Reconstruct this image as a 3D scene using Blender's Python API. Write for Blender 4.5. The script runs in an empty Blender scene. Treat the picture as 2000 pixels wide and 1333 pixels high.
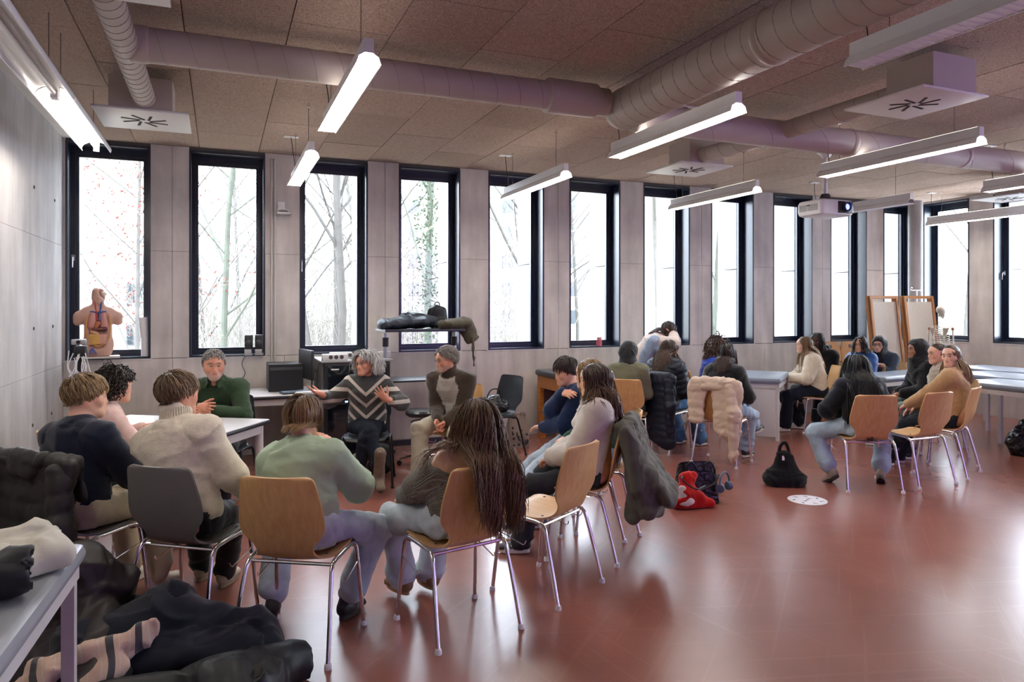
import bpy, math, random
import numpy as np
from mathutils import Vector, Matrix

# ------------------------------------------------------------------ camera, sky, exposure
sc = bpy.context.scene
COL = sc.collection
cam_d = bpy.data.cameras.new('camera')
cam = bpy.data.objects.new('camera', cam_d); COL.objects.link(cam)
cam.location = (0, 0, 1.6)
cam.rotation_euler = (math.radians(90), 0, math.radians(-22.4))
cam_d.sensor_width = 36; cam_d.lens = 36 * 1386 / 2000
cam_d.shift_y = (600 - 666.5) / 2000
cam_d.clip_start = 0.05; cam_d.clip_end = 500
sc.camera = cam
world = bpy.data.worlds.new('overcast_sky'); sc.world = world
world.use_nodes = True
bg = world.node_tree.nodes['Background']
bg.inputs[0].default_value = (0.83, 0.885, 1.0, 1); bg.inputs[1].default_value = 7.0
sc.view_settings.view_transform = 'Standard'; sc.view_settings.look = 'None'
sc.view_settings.exposure = 1.9; sc.view_settings.gamma = 1.0
sc.view_settings.use_curve_mapping = False

R = math.radians
rng = np.random.default_rng(7); random.seed(7)

# ------------------------------------------------------------------ materials
MATS = {}
def srgb(c):
    return tuple((x / 12.92 if x <= .04045 else ((x + .055) / 1.055) ** 2.4) for x in c)
def hexc(h):
    return srgb(tuple(int(h[i:i + 2], 16) / 255 for i in (0, 2, 4)))
def M(name, color=(.5, .5, .5), rough=.5, metal=0., var=0., vscale=6., bump=0., bscale=60., spec=.5,
      emit=None, estr=0., vcol=False, wave=None, stretch=None, alpha=None, coat=0., trans=0., dist=.004, sheen=0.):
    if name in MATS: return MATS[name]
    m = bpy.data.materials.new(name); m.use_nodes = True; MATS[name] = m
    nt = m.node_tree; N = nt.nodes; L = nt.links; b = N['Principled BSDF']
    if isinstance(color, str): color = hexc(color)
    b.inputs['Base Color'].default_value = (*color, 1)
    b.inputs['Roughness'].default_value = rough; b.inputs['Metallic'].default_value = metal
    b.inputs['Specular IOR Level'].default_value = spec
    b.inputs['Coat Weight'].default_value = coat
    b.inputs['Sheen Weight'].default_value = sheen
    if trans: b.inputs['Transmission Weight'].default_value = trans
    tc = N.new('ShaderNodeTexCoord'); co = tc.outputs['Object']
    if stretch:
        mp = N.new('ShaderNodeMapping'); mp.inputs['Scale'].default_value = stretch
        L.new(co, mp.inputs[0]); co = mp.outputs[0]
    src = None
    if vcol:
        at = N.new('ShaderNodeAttribute'); at.attribute_name = 'Col'; src = at.outputs['Color']
        L.new(src, b.inputs['Base Color'])
    if var > 0:
        nz = N.new('ShaderNodeTexNoise'); nz.inputs['Scale'].default_value = vscale
        nz.inputs['Detail'].default_value = 6; nz.inputs['Roughness'].default_value = .6
        L.new(co, nz.inputs['Vector'])
        mr = N.new('ShaderNodeMapRange'); mr.inputs[1].default_value = .25; mr.inputs[2].default_value = .75
        mr.inputs[3].default_value = 1 - var; mr.inputs[4].default_value = 1 + var
        L.new(nz.outputs['Fac'], mr.inputs[0])
        mx = N.new('ShaderNodeVectorMath'); mx.operation = 'SCALE'
        if src is not None: L.new(src, mx.inputs[0])
        else: mx.inputs[0].default_value = color
        L.new(mr.outputs[0], mx.inputs['Scale']); L.new(mx.outputs[0], b.inputs['Base Color'])
    if bump > 0:
        bp = N.new('ShaderNodeBump'); bp.inputs['Strength'].default_value = bump; bp.inputs['Distance'].default_value = dist
        if wave:
            w = N.new('ShaderNodeTexWave'); w.bands_direction = wave; w.inputs['Scale'].default_value = bscale
            w.inputs['Distortion'].default_value = 1.2; L.new(tc.outputs['Object'], w.inputs['Vector']); h = w.outputs['Fac']
        else:
            w = N.new('ShaderNodeTexNoise'); w.inputs['Scale'].default_value = bscale; w.inputs['Detail'].default_value = 3
            L.new(co, w.inputs['Vector']); h = w.outputs['Fac']
        L.new(h, bp.inputs['Height']); L.new(bp.outputs[0], b.inputs['Normal'])
    if emit is not None:
        b.inputs['Emission Color'].default_value = (*emit, 1); b.inputs['Emission Strength'].default_value = estr
    if alpha is not None: b.inputs['Alpha'].default_value = alpha
    return m

# ------------------------------------------------------------------ objects
def tag(o, label=None, cat=None, group=None, kind=None):
    if label: o['label'] = label
    if cat: o['category'] = cat
    if group: o['group'] = group
    if kind: o['kind'] = kind
    return o
def thing(name, label, cat, loc=(0, 0, 0), rz=0., group=None):
    o = bpy.data.objects.new(name, None); COL.objects.link(o)
    o.location = loc; o.rotation_euler = (0, 0, rz); o.empty_display_size = .1
    return tag(o, label, cat, group)
def link(name, me, parent=None, loc=None, rot=None):
    o = bpy.data.objects.new(name, me); COL.objects.link(o)
    if parent is not None: o.parent = parent
    if loc is not None: o.location = loc
    if rot is not None: o.rotation_euler = rot
    return o
def copy_tree(o, parent=None):
    c = o.copy(); COL.objects.link(c); c.parent = parent
    for ch in list(o.children):
        if ch is not c: copy_tree(ch, c)
    return c
def mesh(name, V, F, m, smooth=True, angle=.7, col=None):
    me = bpy.data.meshes.new(name)
    me.from_pydata(V.tolist() if hasattr(V, 'tolist') else V, [], F.tolist() if hasattr(F, 'tolist') else F)
    if m is not None:
        for k in (m if isinstance(m, (list, tuple)) else [m]): me.materials.append(k)
    if smooth:
        me.polygons.foreach_set('use_smooth', np.ones(len(me.polygons), bool))
        if angle < 3: me.set_sharp_from_angle(angle=angle)
    if col is not None:
        a = me.color_attributes.new('Col', 'FLOAT_COLOR', 'POINT')
        c = np.ones((len(me.vertices), 4), np.float32); c[:, :3] = col
        a.data.foreach_set('color', c.ravel())
    me.update()
    return me
def rotm(ax, a):
    return np.array(Matrix.Rotation(a, 3, ax))
class MB:
    def __init__(s): s.V = []; s.F = []; s.mi = []; s.n = 0; s.cur = 0
    def add(s, V, F):
        V = np.asarray(V, float).reshape(-1, 3); s.V.append(V)
        for f in F: s.F.append([int(i) + s.n for i in f]); s.mi.append(s.cur)
        s.n += len(V); return s
    def box(s, c, d, rot=None, taper=1.):
        x, y, z = [k / 2 for k in d]; t = taper
        V = np.array([[-x, -y, -z], [x, -y, -z], [x, y, -z], [-x, y, -z], [-x*t, -y*t, z], [x*t, -y*t, z], [x*t, y*t, z], [-x*t, y*t, z]])
        if rot is not None: V = V @ np.asarray(rot).T
        return s.add(V + np.asarray(c), [[3, 2, 1, 0], [4, 5, 6, 7], [0, 1, 5, 4], [1, 2, 6, 5], [2, 3, 7, 6], [3, 0, 4, 7]])
    def bb(s, lo, hi):
        lo = np.asarray(lo, float); hi = np.asarray(hi, float); return s.box((lo + hi) / 2, hi - lo)
    def rbox(s, c, d, r=.02, rot=None, n=3):           # rounded in plan and softened top/bottom
        x, y, z = [k / 2 for k in d]; V = []; F = []
        prof = [(-z, -r), (-z + r * .3, -r * .3), (-z + r, 0), (z - r, 0), (z - r * .3, -r * .3), (z, -r)]
        for zz, ins in prof:
            for q, (sx, sy) in enumerate(((1, 1), (-1, 1), (-1, -1), (1, -1))):
                for k in range(n + 1):
                    a = math.pi / 2 * (q + k / n); rr = max(r + ins, .0005)
                    V.append((sx * (x - r) + rr * math.cos(a), sy * (y - r) + rr * math.sin(a), zz))
        m = 4 * (n + 1)
        for j in range(len(prof) - 1):
            for i in range(m): F.append([j*m + i, j*m + (i+1) % m, (j+1)*m + (i+1) % m, (j+1)*m + i])
        F.append(list(range(m))[::-1]); F.append([(len(prof)-1)*m + i for i in range(m)])
        V = np.array(V)
        if rot is not None: V = V @ np.asarray(rot).T
        return s.add(V + np.asarray(c), F)
    def tube(s, P, r, n=8, caps=True, closed=False):
        P = np.asarray(P, float); m = len(P)
        r = np.full(m, r) if np.isscalar(r) else np.asarray(r, float)
        T = np.gradient(P, axis=0) if not closed else np.roll(P, -1, 0) - np.roll(P, 1, 0)
        T /= np.linalg.norm(T, axis=1)[:, None] + 1e-9
        u = np.cross(T[0], (0, 0, 1.)); 
        if np.linalg.norm(u) < 1e-3: u = np.cross(T[0], (1., 0, 0))
        V = []
        for i in range(m):
            u = u - T[i] * np.dot(u, T[i]); u /= np.linalg.norm(u) + 1e-9; v = np.cross(T[i], u)
            for k in range(n):
                a = 2 * math.pi * k / n; V.append(P[i] + r[i] * (math.cos(a) * u + math.sin(a) * v))
        F = []
        for i in range(m if closed else m - 1):
            j = (i + 1) % m
            for k in range(n): F.append([i*n + k, i*n + (k+1) % n, j*n + (k+1) % n, j*n + k])
        if caps and not closed: F.append(list(range(n))[::-1]); F.append([(m-1)*n + k for k in range(n)])
        return s.add(V, F)
    def cyl(s, a, b, r, n=16, r2=None):
        return s.tube([a, b], [r, r if r2 is None else r2], n)
    def lathe(s, prof, c=(0, 0, 0), n=20, rot=None):
        V = []; F = []; m = len(prof)
        for (r, z) in prof:
            for k in range(n):
                a = 2 * math.pi * k / n; V.append((r * math.cos(a), r * math.sin(a), z))
        for j in range(m - 1):
            for k in range(n): F.append([j*n + k, j*n + (k+1) % n, (j+1)*n + (k+1) % n, (j+1)*n + k])
        F.append(list(range(n))[::-1]); F.append([(m-1)*n + k for k in range(n)])
        V = np.array(V)
        if rot is not None: V = V @ np.asarray(rot).T
        return s.add(V + np.asarray(c), F)
    def prism(s, poly, h0, h1, axis='z'):
        n = len(poly); V = []
        for h in (h0, h1):
            for (a, b) in poly: V.append({'z': (a, b, h), 'y': (a, h, b), 'x': (h, a, b)}[axis])
        F = [list(range(n))[::-1], [n + i for i in range(n)]] + [[i, (i+1) % n, n + (i+1) % n, n + i] for i in range(n)]
        return s.add(V, F)
    def sphere(s, c, r, n=12, sc=(1, 1, 1)):
        V = []; F = []; m = n // 2 + 1
        for j in range(m):
            t = math.pi * j / (m - 1)
            for k in range(n):
                a = 2 * math.pi * k / n
                V.append((c[0] + r*sc[0]*math.sin(t)*math.cos(a), c[1] + r*sc[1]*math.sin(t)*math.sin(a), c[2] + r*sc[2]*math.cos(t)))
        for j in range(m - 1):
            for k in range(n): F.append([j*n + k, (j+1)*n + k, (j+1)*n + (k+1) % n, j*n + (k+1) % n])
        return s.add(V, F)
    def me(s, name, m, smooth=True, angle=.7):
        me = mesh(name, np.concatenate(s.V), s.F, m, smooth, angle)
        if isinstance(m, (list, tuple)): me.polygons.foreach_set('material_index', s.mi)
        return me
    def build(s, name, m, parent=None, loc=None, rot=None, smooth=True, angle=.7, bevel=0.):
        o = link(name, s.me(name, m, smooth, angle), parent, loc, rot)
        if bevel:
            b = o.modifiers.new('bevel', 'BEVEL'); b.width = bevel; b.segments = 2; b.limit_method = 'ANGLE'
        return o
def bez(P, n=24):                                        # Catmull-Rom through points
    P = np.asarray(P, float); P = np.vstack([2*P[0]-P[1], P, 2*P[-1]-P[-2]]); out = []
    k = max(2, n // (len(P) - 3))
    for i in range(1, len(P) - 2):
        for t in np.linspace(0, 1, k, endpoint=False):
            a, b, c, d = P[i-1], P[i], P[i+1], P[i+2]
            out.append(.5*((2*b) + (c-a)*t + (2*a-5*b+4*c-d)*t*t + (3*b-a-3*c+d)*t**3))
    out.append(P[-2]); return np.array(out)

# ------------------------------------------------------------------ implicit surfaces
def vnoise(P, seed=0):
    P = np.asarray(P, float); i = np.floor(P).astype(np.int64); f = P - i; u = f*f*(3-2*f)
    def h(a, b, c):
        x = (a*73856093) ^ (b*19349663) ^ (c*83492791) ^ (seed*2654435761)
        x = (x ^ (x >> 13)) * 1274126177 & 0x7fffffff; x = (x ^ (x >> 16)) & 0xffff
        return x / 32767.5 - 1
    r = 0
    for dx in (0, 1):
        for dy in (0, 1):
            for dz in (0, 1):
                w = (u[:, 0] if dx else 1-u[:, 0])*(u[:, 1] if dy else 1-u[:, 1])*(u[:, 2] if dz else 1-u[:, 2])
                r = r + w*h(i[:, 0]+dx, i[:, 1]+dy, i[:, 2]+dz)
    return r
def surfnet(F, lo, h):
    n = F.shape; S = F < 0
    c = np.zeros((n[0]-1, n[1]-1, n[2]-1), np.int8)
    offs = [(x, y, z) for x in (0, 1) for y in (0, 1) for z in (0, 1)]
    for (x, y, z) in offs: c += S[x:n[0]-1+x, y:n[1]-1+y, z:n[2]-1+z]
    act = (c > 0) & (c < 8); I = np.argwhere(act)
    if len(I) == 0: return np.zeros((0, 3)), np.zeros((0, 4), int)
    idx = np.full(act.shape, -1, np.int64); idx[act] = np.arange(len(I))
    val = np.stack([F[I[:, 0]+x, I[:, 1]+y, I[:, 2]+z] for (x, y, z) in offs], 1)
    pos = np.zeros((len(I), 3)); cnt = np.zeros(len(I)); O = np.array(offs, float)
    for a in range(8):
        for b in range(a+1, 8):
            if abs(O[a]-O[b]).sum() != 1: continue
            fa, fb = val[:, a], val[:, b]; k = (fa < 0) != (fb < 0)
            t = fa[k]/(fa[k]-fb[k]); pos[k] += O[a] + t[:, None]*(O[b]-O[a]); cnt[k] += 1
    V = lo + h*(I + pos/cnt[:, None]); Q = []
    for ax in range(3):
        a = S.take(range(n[ax]-1), ax); b = S.take(range(1, n[ax]), ax)
        E = np.argwhere(a != b); o1, o2 = [k for k in range(3) if k != ax]
        ok = (E[:, o1] > 0) & (E[:, o2] > 0) & (E[:, o1] < n[o1]-1) & (E[:, o2] < n[o2]-1); E = E[ok]
        def g(d1, d2):
            J = E.copy(); J[:, o1] -= d1; J[:, o2] -= d2; return idx[J[:, 0], J[:, 1], J[:, 2]]
        q = np.stack([g(0, 0), g(1, 0), g(1, 1), g(0, 1)], 1)
        inside = S[E[:, 0], E[:, 1], E[:, 2]]
        flip = inside if ax != 1 else ~inside
        q[~flip] = q[~flip][:, ::-1]; Q.append(q)
    Q = np.concatenate(Q); Q = Q[(Q >= 0).all(1)]
    return V, Q
def vnormals(V, Q):
    n = np.cross(V[Q[:, 2]]-V[Q[:, 0]], V[Q[:, 3]]-V[Q[:, 1]]); N = np.zeros_like(V)
    for k in range(4): np.add.at(N, Q[:, k], n)
    return N/(np.linalg.norm(N, axis=1)[:, None]+1e-12)
class Prim:
    def __init__(s, a, b, ra, rb, u=None, k=.03, sub=False, pid=0):
        s.a = np.asarray(a, float); s.b = np.asarray(b, float)
        s.ra = np.atleast_1d(np.asarray(ra, float)); s.rb = np.atleast_1d(np.asarray(rb, float))
        s.u = u; s.k = k; s.sub = sub; s.pid = pid
        ab = s.b-s.a; s.L = np.linalg.norm(ab); s.w = ab/s.L if s.L > 1e-6 else np.array([0, 0, 1.])
        if len(s.ra) == 2:
            u = np.asarray(u if u is not None else (1, 0, 0), float); u = u-s.w*np.dot(u, s.w)
            if np.linalg.norm(u) < 1e-4: u = np.cross(s.w, (0, 1., 0))
            s.uu = u/np.linalg.norm(u); s.vv = np.cross(s.w, s.uu)
        s.rmax = max(s.ra.max(), s.rb.max())
    def off(s, o): return Prim(s.a, s.b, s.ra+o, s.rb+o, s.u, s.k, s.sub, s.pid)
    def dist(s, X, Y, Z):
        dx, dy, dz = X-s.a[0], Y-s.a[1], Z-s.a[2]
        q = dx*s.w[0]+dy*s.w[1]+dz*s.w[2]
        t = np.clip(q/max(s.L, 1e-6), 0, 1) if s.L > 1e-6 else np.zeros_like(q); q0 = t*s.L
        ex, ey, ez = dx-q0*s.w[0], dy-q0*s.w[1], dz-q0*s.w[2]
        if len(s.ra) == 1:
            return np.sqrt(ex*ex+ey*ey+ez*ez)-(s.ra[0]+t*(s.rb[0]-s.ra[0]))
        rx = s.ra[0]+t*(s.rb[0]-s.ra[0]); ry = s.ra[1]+t*(s.rb[1]-s.ra[1]); m = np.minimum(rx, ry)
        eu = ex*s.uu[0]+ey*s.uu[1]+ez*s.uu[2]; ev = ex*s.vv[0]+ey*s.vv[1]+ez*s.vv[2]; ew = ex*s.w[0]+ey*s.w[1]+ez*s.w[2]
        return (np.sqrt((eu/rx)**2+(ev/ry)**2+(ew/m)**2)-1)*m
def field(prims, vox, cuts=(), pad=None):
    pad = pad or vox*2.5
    P = [p for p in prims if not p.sub]
    lo = np.min([np.minimum(p.a, p.b)-p.rmax for p in P], 0)-pad; hi = np.max([np.maximum(p.a, p.b)+p.rmax for p in P], 0)+pad
    n = np.ceil((hi-lo)/vox).astype(int)+1; ax = [lo[i]+vox*np.arange(n[i]) for i in range(3)]
    F = np.full(n, .2, np.float32)
    for p in prims:
        m = p.rmax+p.k+vox*2
        l = np.clip(np.floor((np.minimum(p.a, p.b)-m-lo)/vox).astype(int), 0, n); h = np.clip(np.ceil((np.maximum(p.a, p.b)+m-lo)/vox).astype(int)+1, 0, n)
        if (h <= l).any(): continue
        X = ax[0][l[0]:h[0], None, None]; Y = ax[1][None, l[1]:h[1], None]; Z = ax[2][None, None, l[2]:h[2]]
        d = p.dist(X, Y, Z).astype(np.float32); sl = np.s_[l[0]:h[0], l[1]:h[1], l[2]:h[2]]; f = F[sl]
        if p.sub:
            d = -d; hh = np.maximum(p.k-np.abs(f-d), 0)/p.k; F[sl] = np.maximum(f, d)+hh*hh*p.k*.25
        else:
            hh = np.maximum(p.k-np.abs(f-d), 0)/p.k; F[sl] = np.minimum(f, d)-hh*hh*p.k*.25
    for (pt, nn) in cuts:                                # keep the side away from nn
        nn = np.asarray(nn, float)
        d = (ax[0][:, None, None]-pt[0])*nn[0]+(ax[1][None, :, None]-pt[1])*nn[1]+(ax[2][None, None, :]-pt[2])*nn[2]
        F = np.maximum(F, d.astype(np.float32))
    return surfnet(F, lo, vox)
def nearest(V, prims):
    D = np.stack([p.dist(V[:, 0], V[:, 1], V[:, 2]) for p in prims if not p.sub], 1); return D.argmin(1)
def folds(V, Q, prims, amp=.006, seed=0, fa=26., fp=7., quilt=0., qstep=.075, fine=0.):
    P = [p for p in prims if not p.sub]; k = nearest(V, P); N = vnormals(V, Q)
    A = np.array([p.a for p in P])[k]; W = np.array([p.w for p in P])[k]; Lk = np.array([max(p.L, .01) for p in P])[k]
    e = V-A; al = (e*W).sum(1); pe = e-al[:, None]*W
    C = pe*fp; warp = vnoise(V*6, seed+3)*.9
    n1 = vnoise(np.stack([C[:, 0]+al*3, C[:, 1]+C[:, 2], al*fa*.5+warp], 1), seed)
    n2 = vnoise(np.stack([C[:, 1]*1.7, C[:, 2]*1.7+C[:, 0], al*fa+warp*2], 1), seed+1)
    rid = 1-2*np.abs(n1)**.7
    t = np.clip(al/Lk, 0, 1); j = .45+.9*np.abs(t-.5)*2
    d = amp*(rid*.7+n2*.6)*j + fine*vnoise(V*70, seed+5)
    if quilt: d = d + quilt*(np.abs(np.sin(math.pi*(al/qstep+.15*vnoise(V*5, seed+9))))**.55-.6)
    return V+N*d[:, None]
# ------------------------------------------------------------------ room
XL, XR, YB, YF, ZC = -1.43, 10.5, 8.17, -3.2, 3.28
ZS, ZT = 1.07, 3.25                                       # window sill and head
def concrete(name, base, var=.22):
    if name in MATS: return MATS[name]
    m = M(name, base, .75, var=var, vscale=1.6, bump=.12, bscale=45., spec=.3)
    nt = m.node_tree; N = nt.nodes; L = nt.links; b = N['Principled BSDF']
    prev = b.inputs['Base Color'].links[0].from_socket
    tc = N.new('ShaderNodeTexCoord')
    mp = N.new('ShaderNodeMapping'); mp.inputs['Scale'].default_value = (2.2, 2.2, .35); L.new(tc.outputs['Object'], mp.inputs[0])
    n2 = N.new('ShaderNodeTexNoise'); n2.inputs['Scale'].default_value = 3; n2.inputs['Detail'].default_value = 8; L.new(mp.outputs[0], n2.inputs['Vector'])
    mr = N.new('ShaderNodeMapRange'); mr.inputs[1].default_value = .3; mr.inputs[2].default_value = .7; mr.inputs[3].default_value = .82; mr.inputs[4].default_value = 1.14
    L.new(n2.outputs['Fac'], mr.inputs[0])
    vm = N.new('ShaderNodeVectorMath'); vm.operation = 'SCALE'; L.new(prev, vm.inputs[0]); L.new(mr.outputs[0], vm.inputs['Scale'])
    n3 = N.new('ShaderNodeTexVoronoi'); n3.inputs['Scale'].default_value = 26; L.new(tc.outputs['Object'], n3.inputs['Vector'])
    m3 = N.new('ShaderNodeMapRange'); m3.inputs[1].default_value = .02; m3.inputs[2].default_value = .07; m3.inputs[3].default_value = .8; m3.inputs[4].default_value = 1
    L.new(n3.outputs['Distance'], m3.inputs[0])
    v3 = N.new('ShaderNodeVectorMath'); v3.operation = 'SCALE'; L.new(vm.outputs[0], v3.inputs[0]); L.new(m3.outputs[0], v3.inputs['Scale'])
    L.new(v3.outputs[0], b.inputs['Base Color']); return m
CONC = concrete('concrete_wall', (.53, .485, .45))
CONC_L = concrete('concrete_wall_smooth', (.53, .51, .495), .16)
JOINT = M('concrete_joint', (.10, .095, .09), .9)
WHITE_P = M('white_plaster', (.74, .73, .71), .8, var=.04)
FACADE = M('white_facade_concrete', (.40, .39, .39), .8, var=.06, vscale=2)
FRAME = M('dark_anodised_frame', (.009, .015, .034), .32, .0, spec=.7)
GASKET = M('frame_gasket', (.03, .04, .06), .4)
WMET = M('white_enamel', (.72, .71, .69), .45)
CHROME = M('chrome', (.78, .78, .80), .13, 1.)
BLACKP = M('black_plastic', (.012, .012, .014), .42)
DGREY = M('dark_grey_plastic', (.05, .05, .055), .5)
def glass_mat():
    m = bpy.data.materials.new('window_glass'); m.use_nodes = True; nt = m.node_tree; nt.nodes.clear()
    o = nt.nodes.new('ShaderNodeOutputMaterial'); t = nt.nodes.new('ShaderNodeBsdfTransparent'); g = nt.nodes.new('ShaderNodeBsdfGlossy')
    t.inputs[0].default_value = (.93, .96, .97, 1); g.inputs['Roughness'].default_value = .02
    lw = nt.nodes.new('ShaderNodeLayerWeight'); pw = nt.nodes.new('ShaderNodeMath'); pw.operation = 'POWER'; pw.inputs[1].default_value = 5.0; nt.links.new(lw.outputs['Facing'], pw.inputs[0])
    f = nt.nodes.new('ShaderNodeMath'); f.operation = 'MULTIPLY_ADD'; f.inputs[1].default_value = .6; f.inputs[2].default_value = .03; nt.links.new(pw.outputs[0], f.inputs[0])
    x = nt.nodes.new('ShaderNodeMixShader')
    nt.links.new(f.outputs[0], x.inputs[0]); nt.links.new(t.outputs[0], x.inputs[1]); nt.links.new(g.outputs[0], x.inputs[2]); nt.links.new(x.outputs[0], o.inputs[0])
    return m
GLASS = glass_mat()
def floor_mat():
    m = M('red_linoleum', (.25, .09, .066), .25, spec=.62)
    nt = m.node_tree; N = nt.nodes; L = nt.links; b = N['Principled BSDF']
    tc = N.new('ShaderNodeTexCoord')
    def noise(scale, detail, vec, dist=0.):
        n = N.new('ShaderNodeTexNoise'); n.noise_dimensions = '2D'; n.inputs['Scale'].default_value = scale; n.inputs['Detail'].default_value = detail; n.inputs['Distortion'].default_value = dist; L.new(vec, n.inputs['Vector']); return n.outputs['Fac']
    def rng_(v, a, b_, c_, d):
        q = N.new('ShaderNodeMapRange'); q.inputs[1].default_value = a; q.inputs[2].default_value = b_; q.inputs[3].default_value = c_; q.inputs[4].default_value = d; L.new(v, q.inputs[0]); return q.outputs[0]
    def mul(a, b_):
        q = N.new('ShaderNodeMath'); q.operation = 'MULTIPLY'; L.new(a, q.inputs[0])
        if isinstance(b_, float): q.inputs[1].default_value = b_
        else: L.new(b_, q.inputs[1])
        return q.outputs[0]
    blotch = rng_(noise(1.3, 3, tc.outputs['Object']), .3, .7, .9, 1.1)
    vm = N.new('ShaderNodeVectorMath'); vm.operation = 'SCALE'; vm.inputs[0].default_value = (.25, .09, .066); L.new(blotch, vm.inputs['Scale'])
    acc = None
    for k, a in enumerate((.3, 1.4, 2.4)):
        m0 = N.new('ShaderNodeMapping'); m0.inputs['Rotation'].default_value = (0, 0, a); m0.inputs['Location'].default_value = (k*3.1, k*1.7, 0); L.new(tc.outputs['Object'], m0.inputs[0])
        mp = N.new('ShaderNodeMapping'); mp.inputs['Scale'].default_value = (.8, 26, 1); L.new(m0.outputs[0], mp.inputs[0])
        q = rng_(noise(1., 1, mp.outputs[0], .15), .68, .75, 0, 1)
        if acc is None: acc = q
        else:
            ad = N.new('ShaderNodeMath'); ad.operation = 'MAXIMUM'; L.new(acc, ad.inputs[0]); L.new(q, ad.inputs[1]); acc = ad.outputs[0]
    mx = N.new('ShaderNodeMix'); mx.data_type = 'RGBA'; mx.inputs['B'].default_value = (.34, .17, .13, 1)
    L.new(mul(acc, .13), mx.inputs['Factor']); L.new(vm.outputs[0], mx.inputs['A']); L.new(mx.outputs['Result'], b.inputs['Base Color']); return m
o = MB().bb((XL-.3, YF-.3, -.2), (XR+.3, YB+.02, 0)).build('floor', floor_mat()); tag(o, 'glossy terracotta red linoleum floor', kind='structure')

def woodwool():
    m = M('woodwool_board', (.28, .205, .16), .95, spec=.1)
    nt = m.node_tree; N = nt.nodes; L = nt.links; b = N['Principled BSDF']
    tc = N.new('ShaderNodeTexCoord'); inf = N.new('ShaderNodeObjectInfo')
    ad = N.new('ShaderNodeVectorMath'); L.new(tc.outputs['Object'], ad.inputs[0]); L.new(inf.outputs['Location'], ad.inputs[1])
    n = N.new('ShaderNodeTexNoise'); n.inputs['Scale'].default_value = 70; n.inputs['Detail'].default_value = 3; n.inputs['Distortion'].default_value = 2.5; L.new(ad.outputs[0], n.inputs['Vector'])
    r = N.new('ShaderNodeValToRGB'); r.color_ramp.elements[0].position = .33; r.color_ramp.elements[0].color = (.21, .145, .112, 1)
    r.color_ramp.elements[1].position = .62; r.color_ramp.elements[1].color = (.53, .405, .335, 1); L.new(n.outputs['Fac'], r.inputs[0])
    rv = N.new('ShaderNodeMapRange'); rv.inputs[3].default_value = .92; rv.inputs[4].default_value = 1.08; L.new(inf.outputs['Random'], rv.inputs[0])
    v = N.new('ShaderNodeVectorMath'); v.operation = 'SCALE'; L.new(r.outputs[0], v.inputs[0]); L.new(rv.outputs[0], v.inputs['Scale']); L.new(v.outputs[0], b.inputs['Base Color'])
    bp = N.new('ShaderNodeBump'); bp.inputs['Strength'].default_value = .5; bp.inputs['Distance'].default_value = .006; L.new(n.outputs['Fac'], bp.inputs['Height']); L.new(bp.outputs[0], b.inputs['Normal'])
    return m
ceil = MB().bb((XL-.3, YF-.3, ZC+.03), (XR+.3, YB+.3, ZC+.3)).build('ceiling', M('ceiling_slab_dark', (.09, .065, .05), .95)); tag(ceil, 'wood-wool panel ceiling with exposed ducts', kind='structure')
pm = MB().box((0, 0, 0), (.582, 1.192, .03)).me('ceiling_panel', woodwool())
x = -1.06; c = 0; edges = [-1.06, -.785]
while edges[-1] < XR: edges.append(edges[-1]+.5885)
for c in range(len(edges)-1):
    x0, x1 = edges[c], edges[c+1]
    y = 4.96-1.22*8 + (.61 if c % 2 else 0)
    while y < YB:
        y0, y1 = max(y, YF), min(y+1.22, YB)
        if y1-y0 > .05 and x0 < XR:
            q = link('ceiling_panel', pm, ceil, ((x0+min(x1, XR))/2, (y0+y1)/2, ZC+.015+random.uniform(-.0015, .0015)))
            q.scale = ((min(x1, XR)-x0-.006)/.582, (y1-y0-.007)/1.192, 1)
        y += 1.22
y = YF
while y < YB:                                             # smooth plaster strip along the left wall
    y1 = min(y+1.22, YB)
    MB().bb((XL, y+.002, ZC-.004), (-1.066, y1-.002, ZC+.03)).build('plaster_strip', WHITE_P, ceil); y += 1.22

# window wall ------------------------------------------------------
PITCH, WW = 1.1155, .755
W0 = [-1.41+PITCH*i for i in range(11)]
pil = [(XL, W0[0])] + [(W0[i]+WW, W0[i+1]) for i in range(10)] + [(W0[10]+WW, XR)]
mb = MB()
mb.bb((XL-.3, YB+.012, -.1), (XR+.3, YB+.3, ZS-.012)); mb.bb((XL-.3, YB+.012, ZT), (XR+.3, YB+.3, ZC+.1))
for a, b in pil: mb.bb((a, YB+.012, ZS-.012), (b, YB+.3, ZT))
wall = mb.build('wall_back', JOINT, smooth=False); tag(wall, 'board-marked grey concrete window wall', kind='structure')
for i, (a, b) in enumerate(pil):
    cols = [(a, b)] if (b-a) < .2 or i % 2 == 0 else [(a, (a+b)/2+.02), ((a+b)/2+.02, b)]
    for (p, q) in cols:
        if q-p < .012: continue
        for (z0, z1) in ((ZS, 2.18), (2.18, ZT+.03)):
            MB().bb((p+.002 if p != a else p, YB-random.uniform(0, .002), z0+.002), (q-.002 if q != b else q, YB+.02, z1-.002)).build('concrete_panel', CONC, wall, smooth=False)
xs = [XL, -.45, .66, 1.775, 2.89, 4.0, 5.12, 6.24, 7.35, 8.47, 9.58, XR]
for a, b in zip(xs[:-1], xs[1:]):
    MB().bb((a+.002, YB-random.uniform(0, .002), 0), (b-.002, YB+.02, ZS-.004)).build('concrete_panel', CONC, wall, smooth=False)
for a in W0:                                              # pale sill strip under each frame
    MB().bb((a-.02, YB-.006, ZS-.016), (a+WW+.02, YB+.02, ZS)).build('sill_edge', CONC_L, wall, smooth=False)
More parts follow.
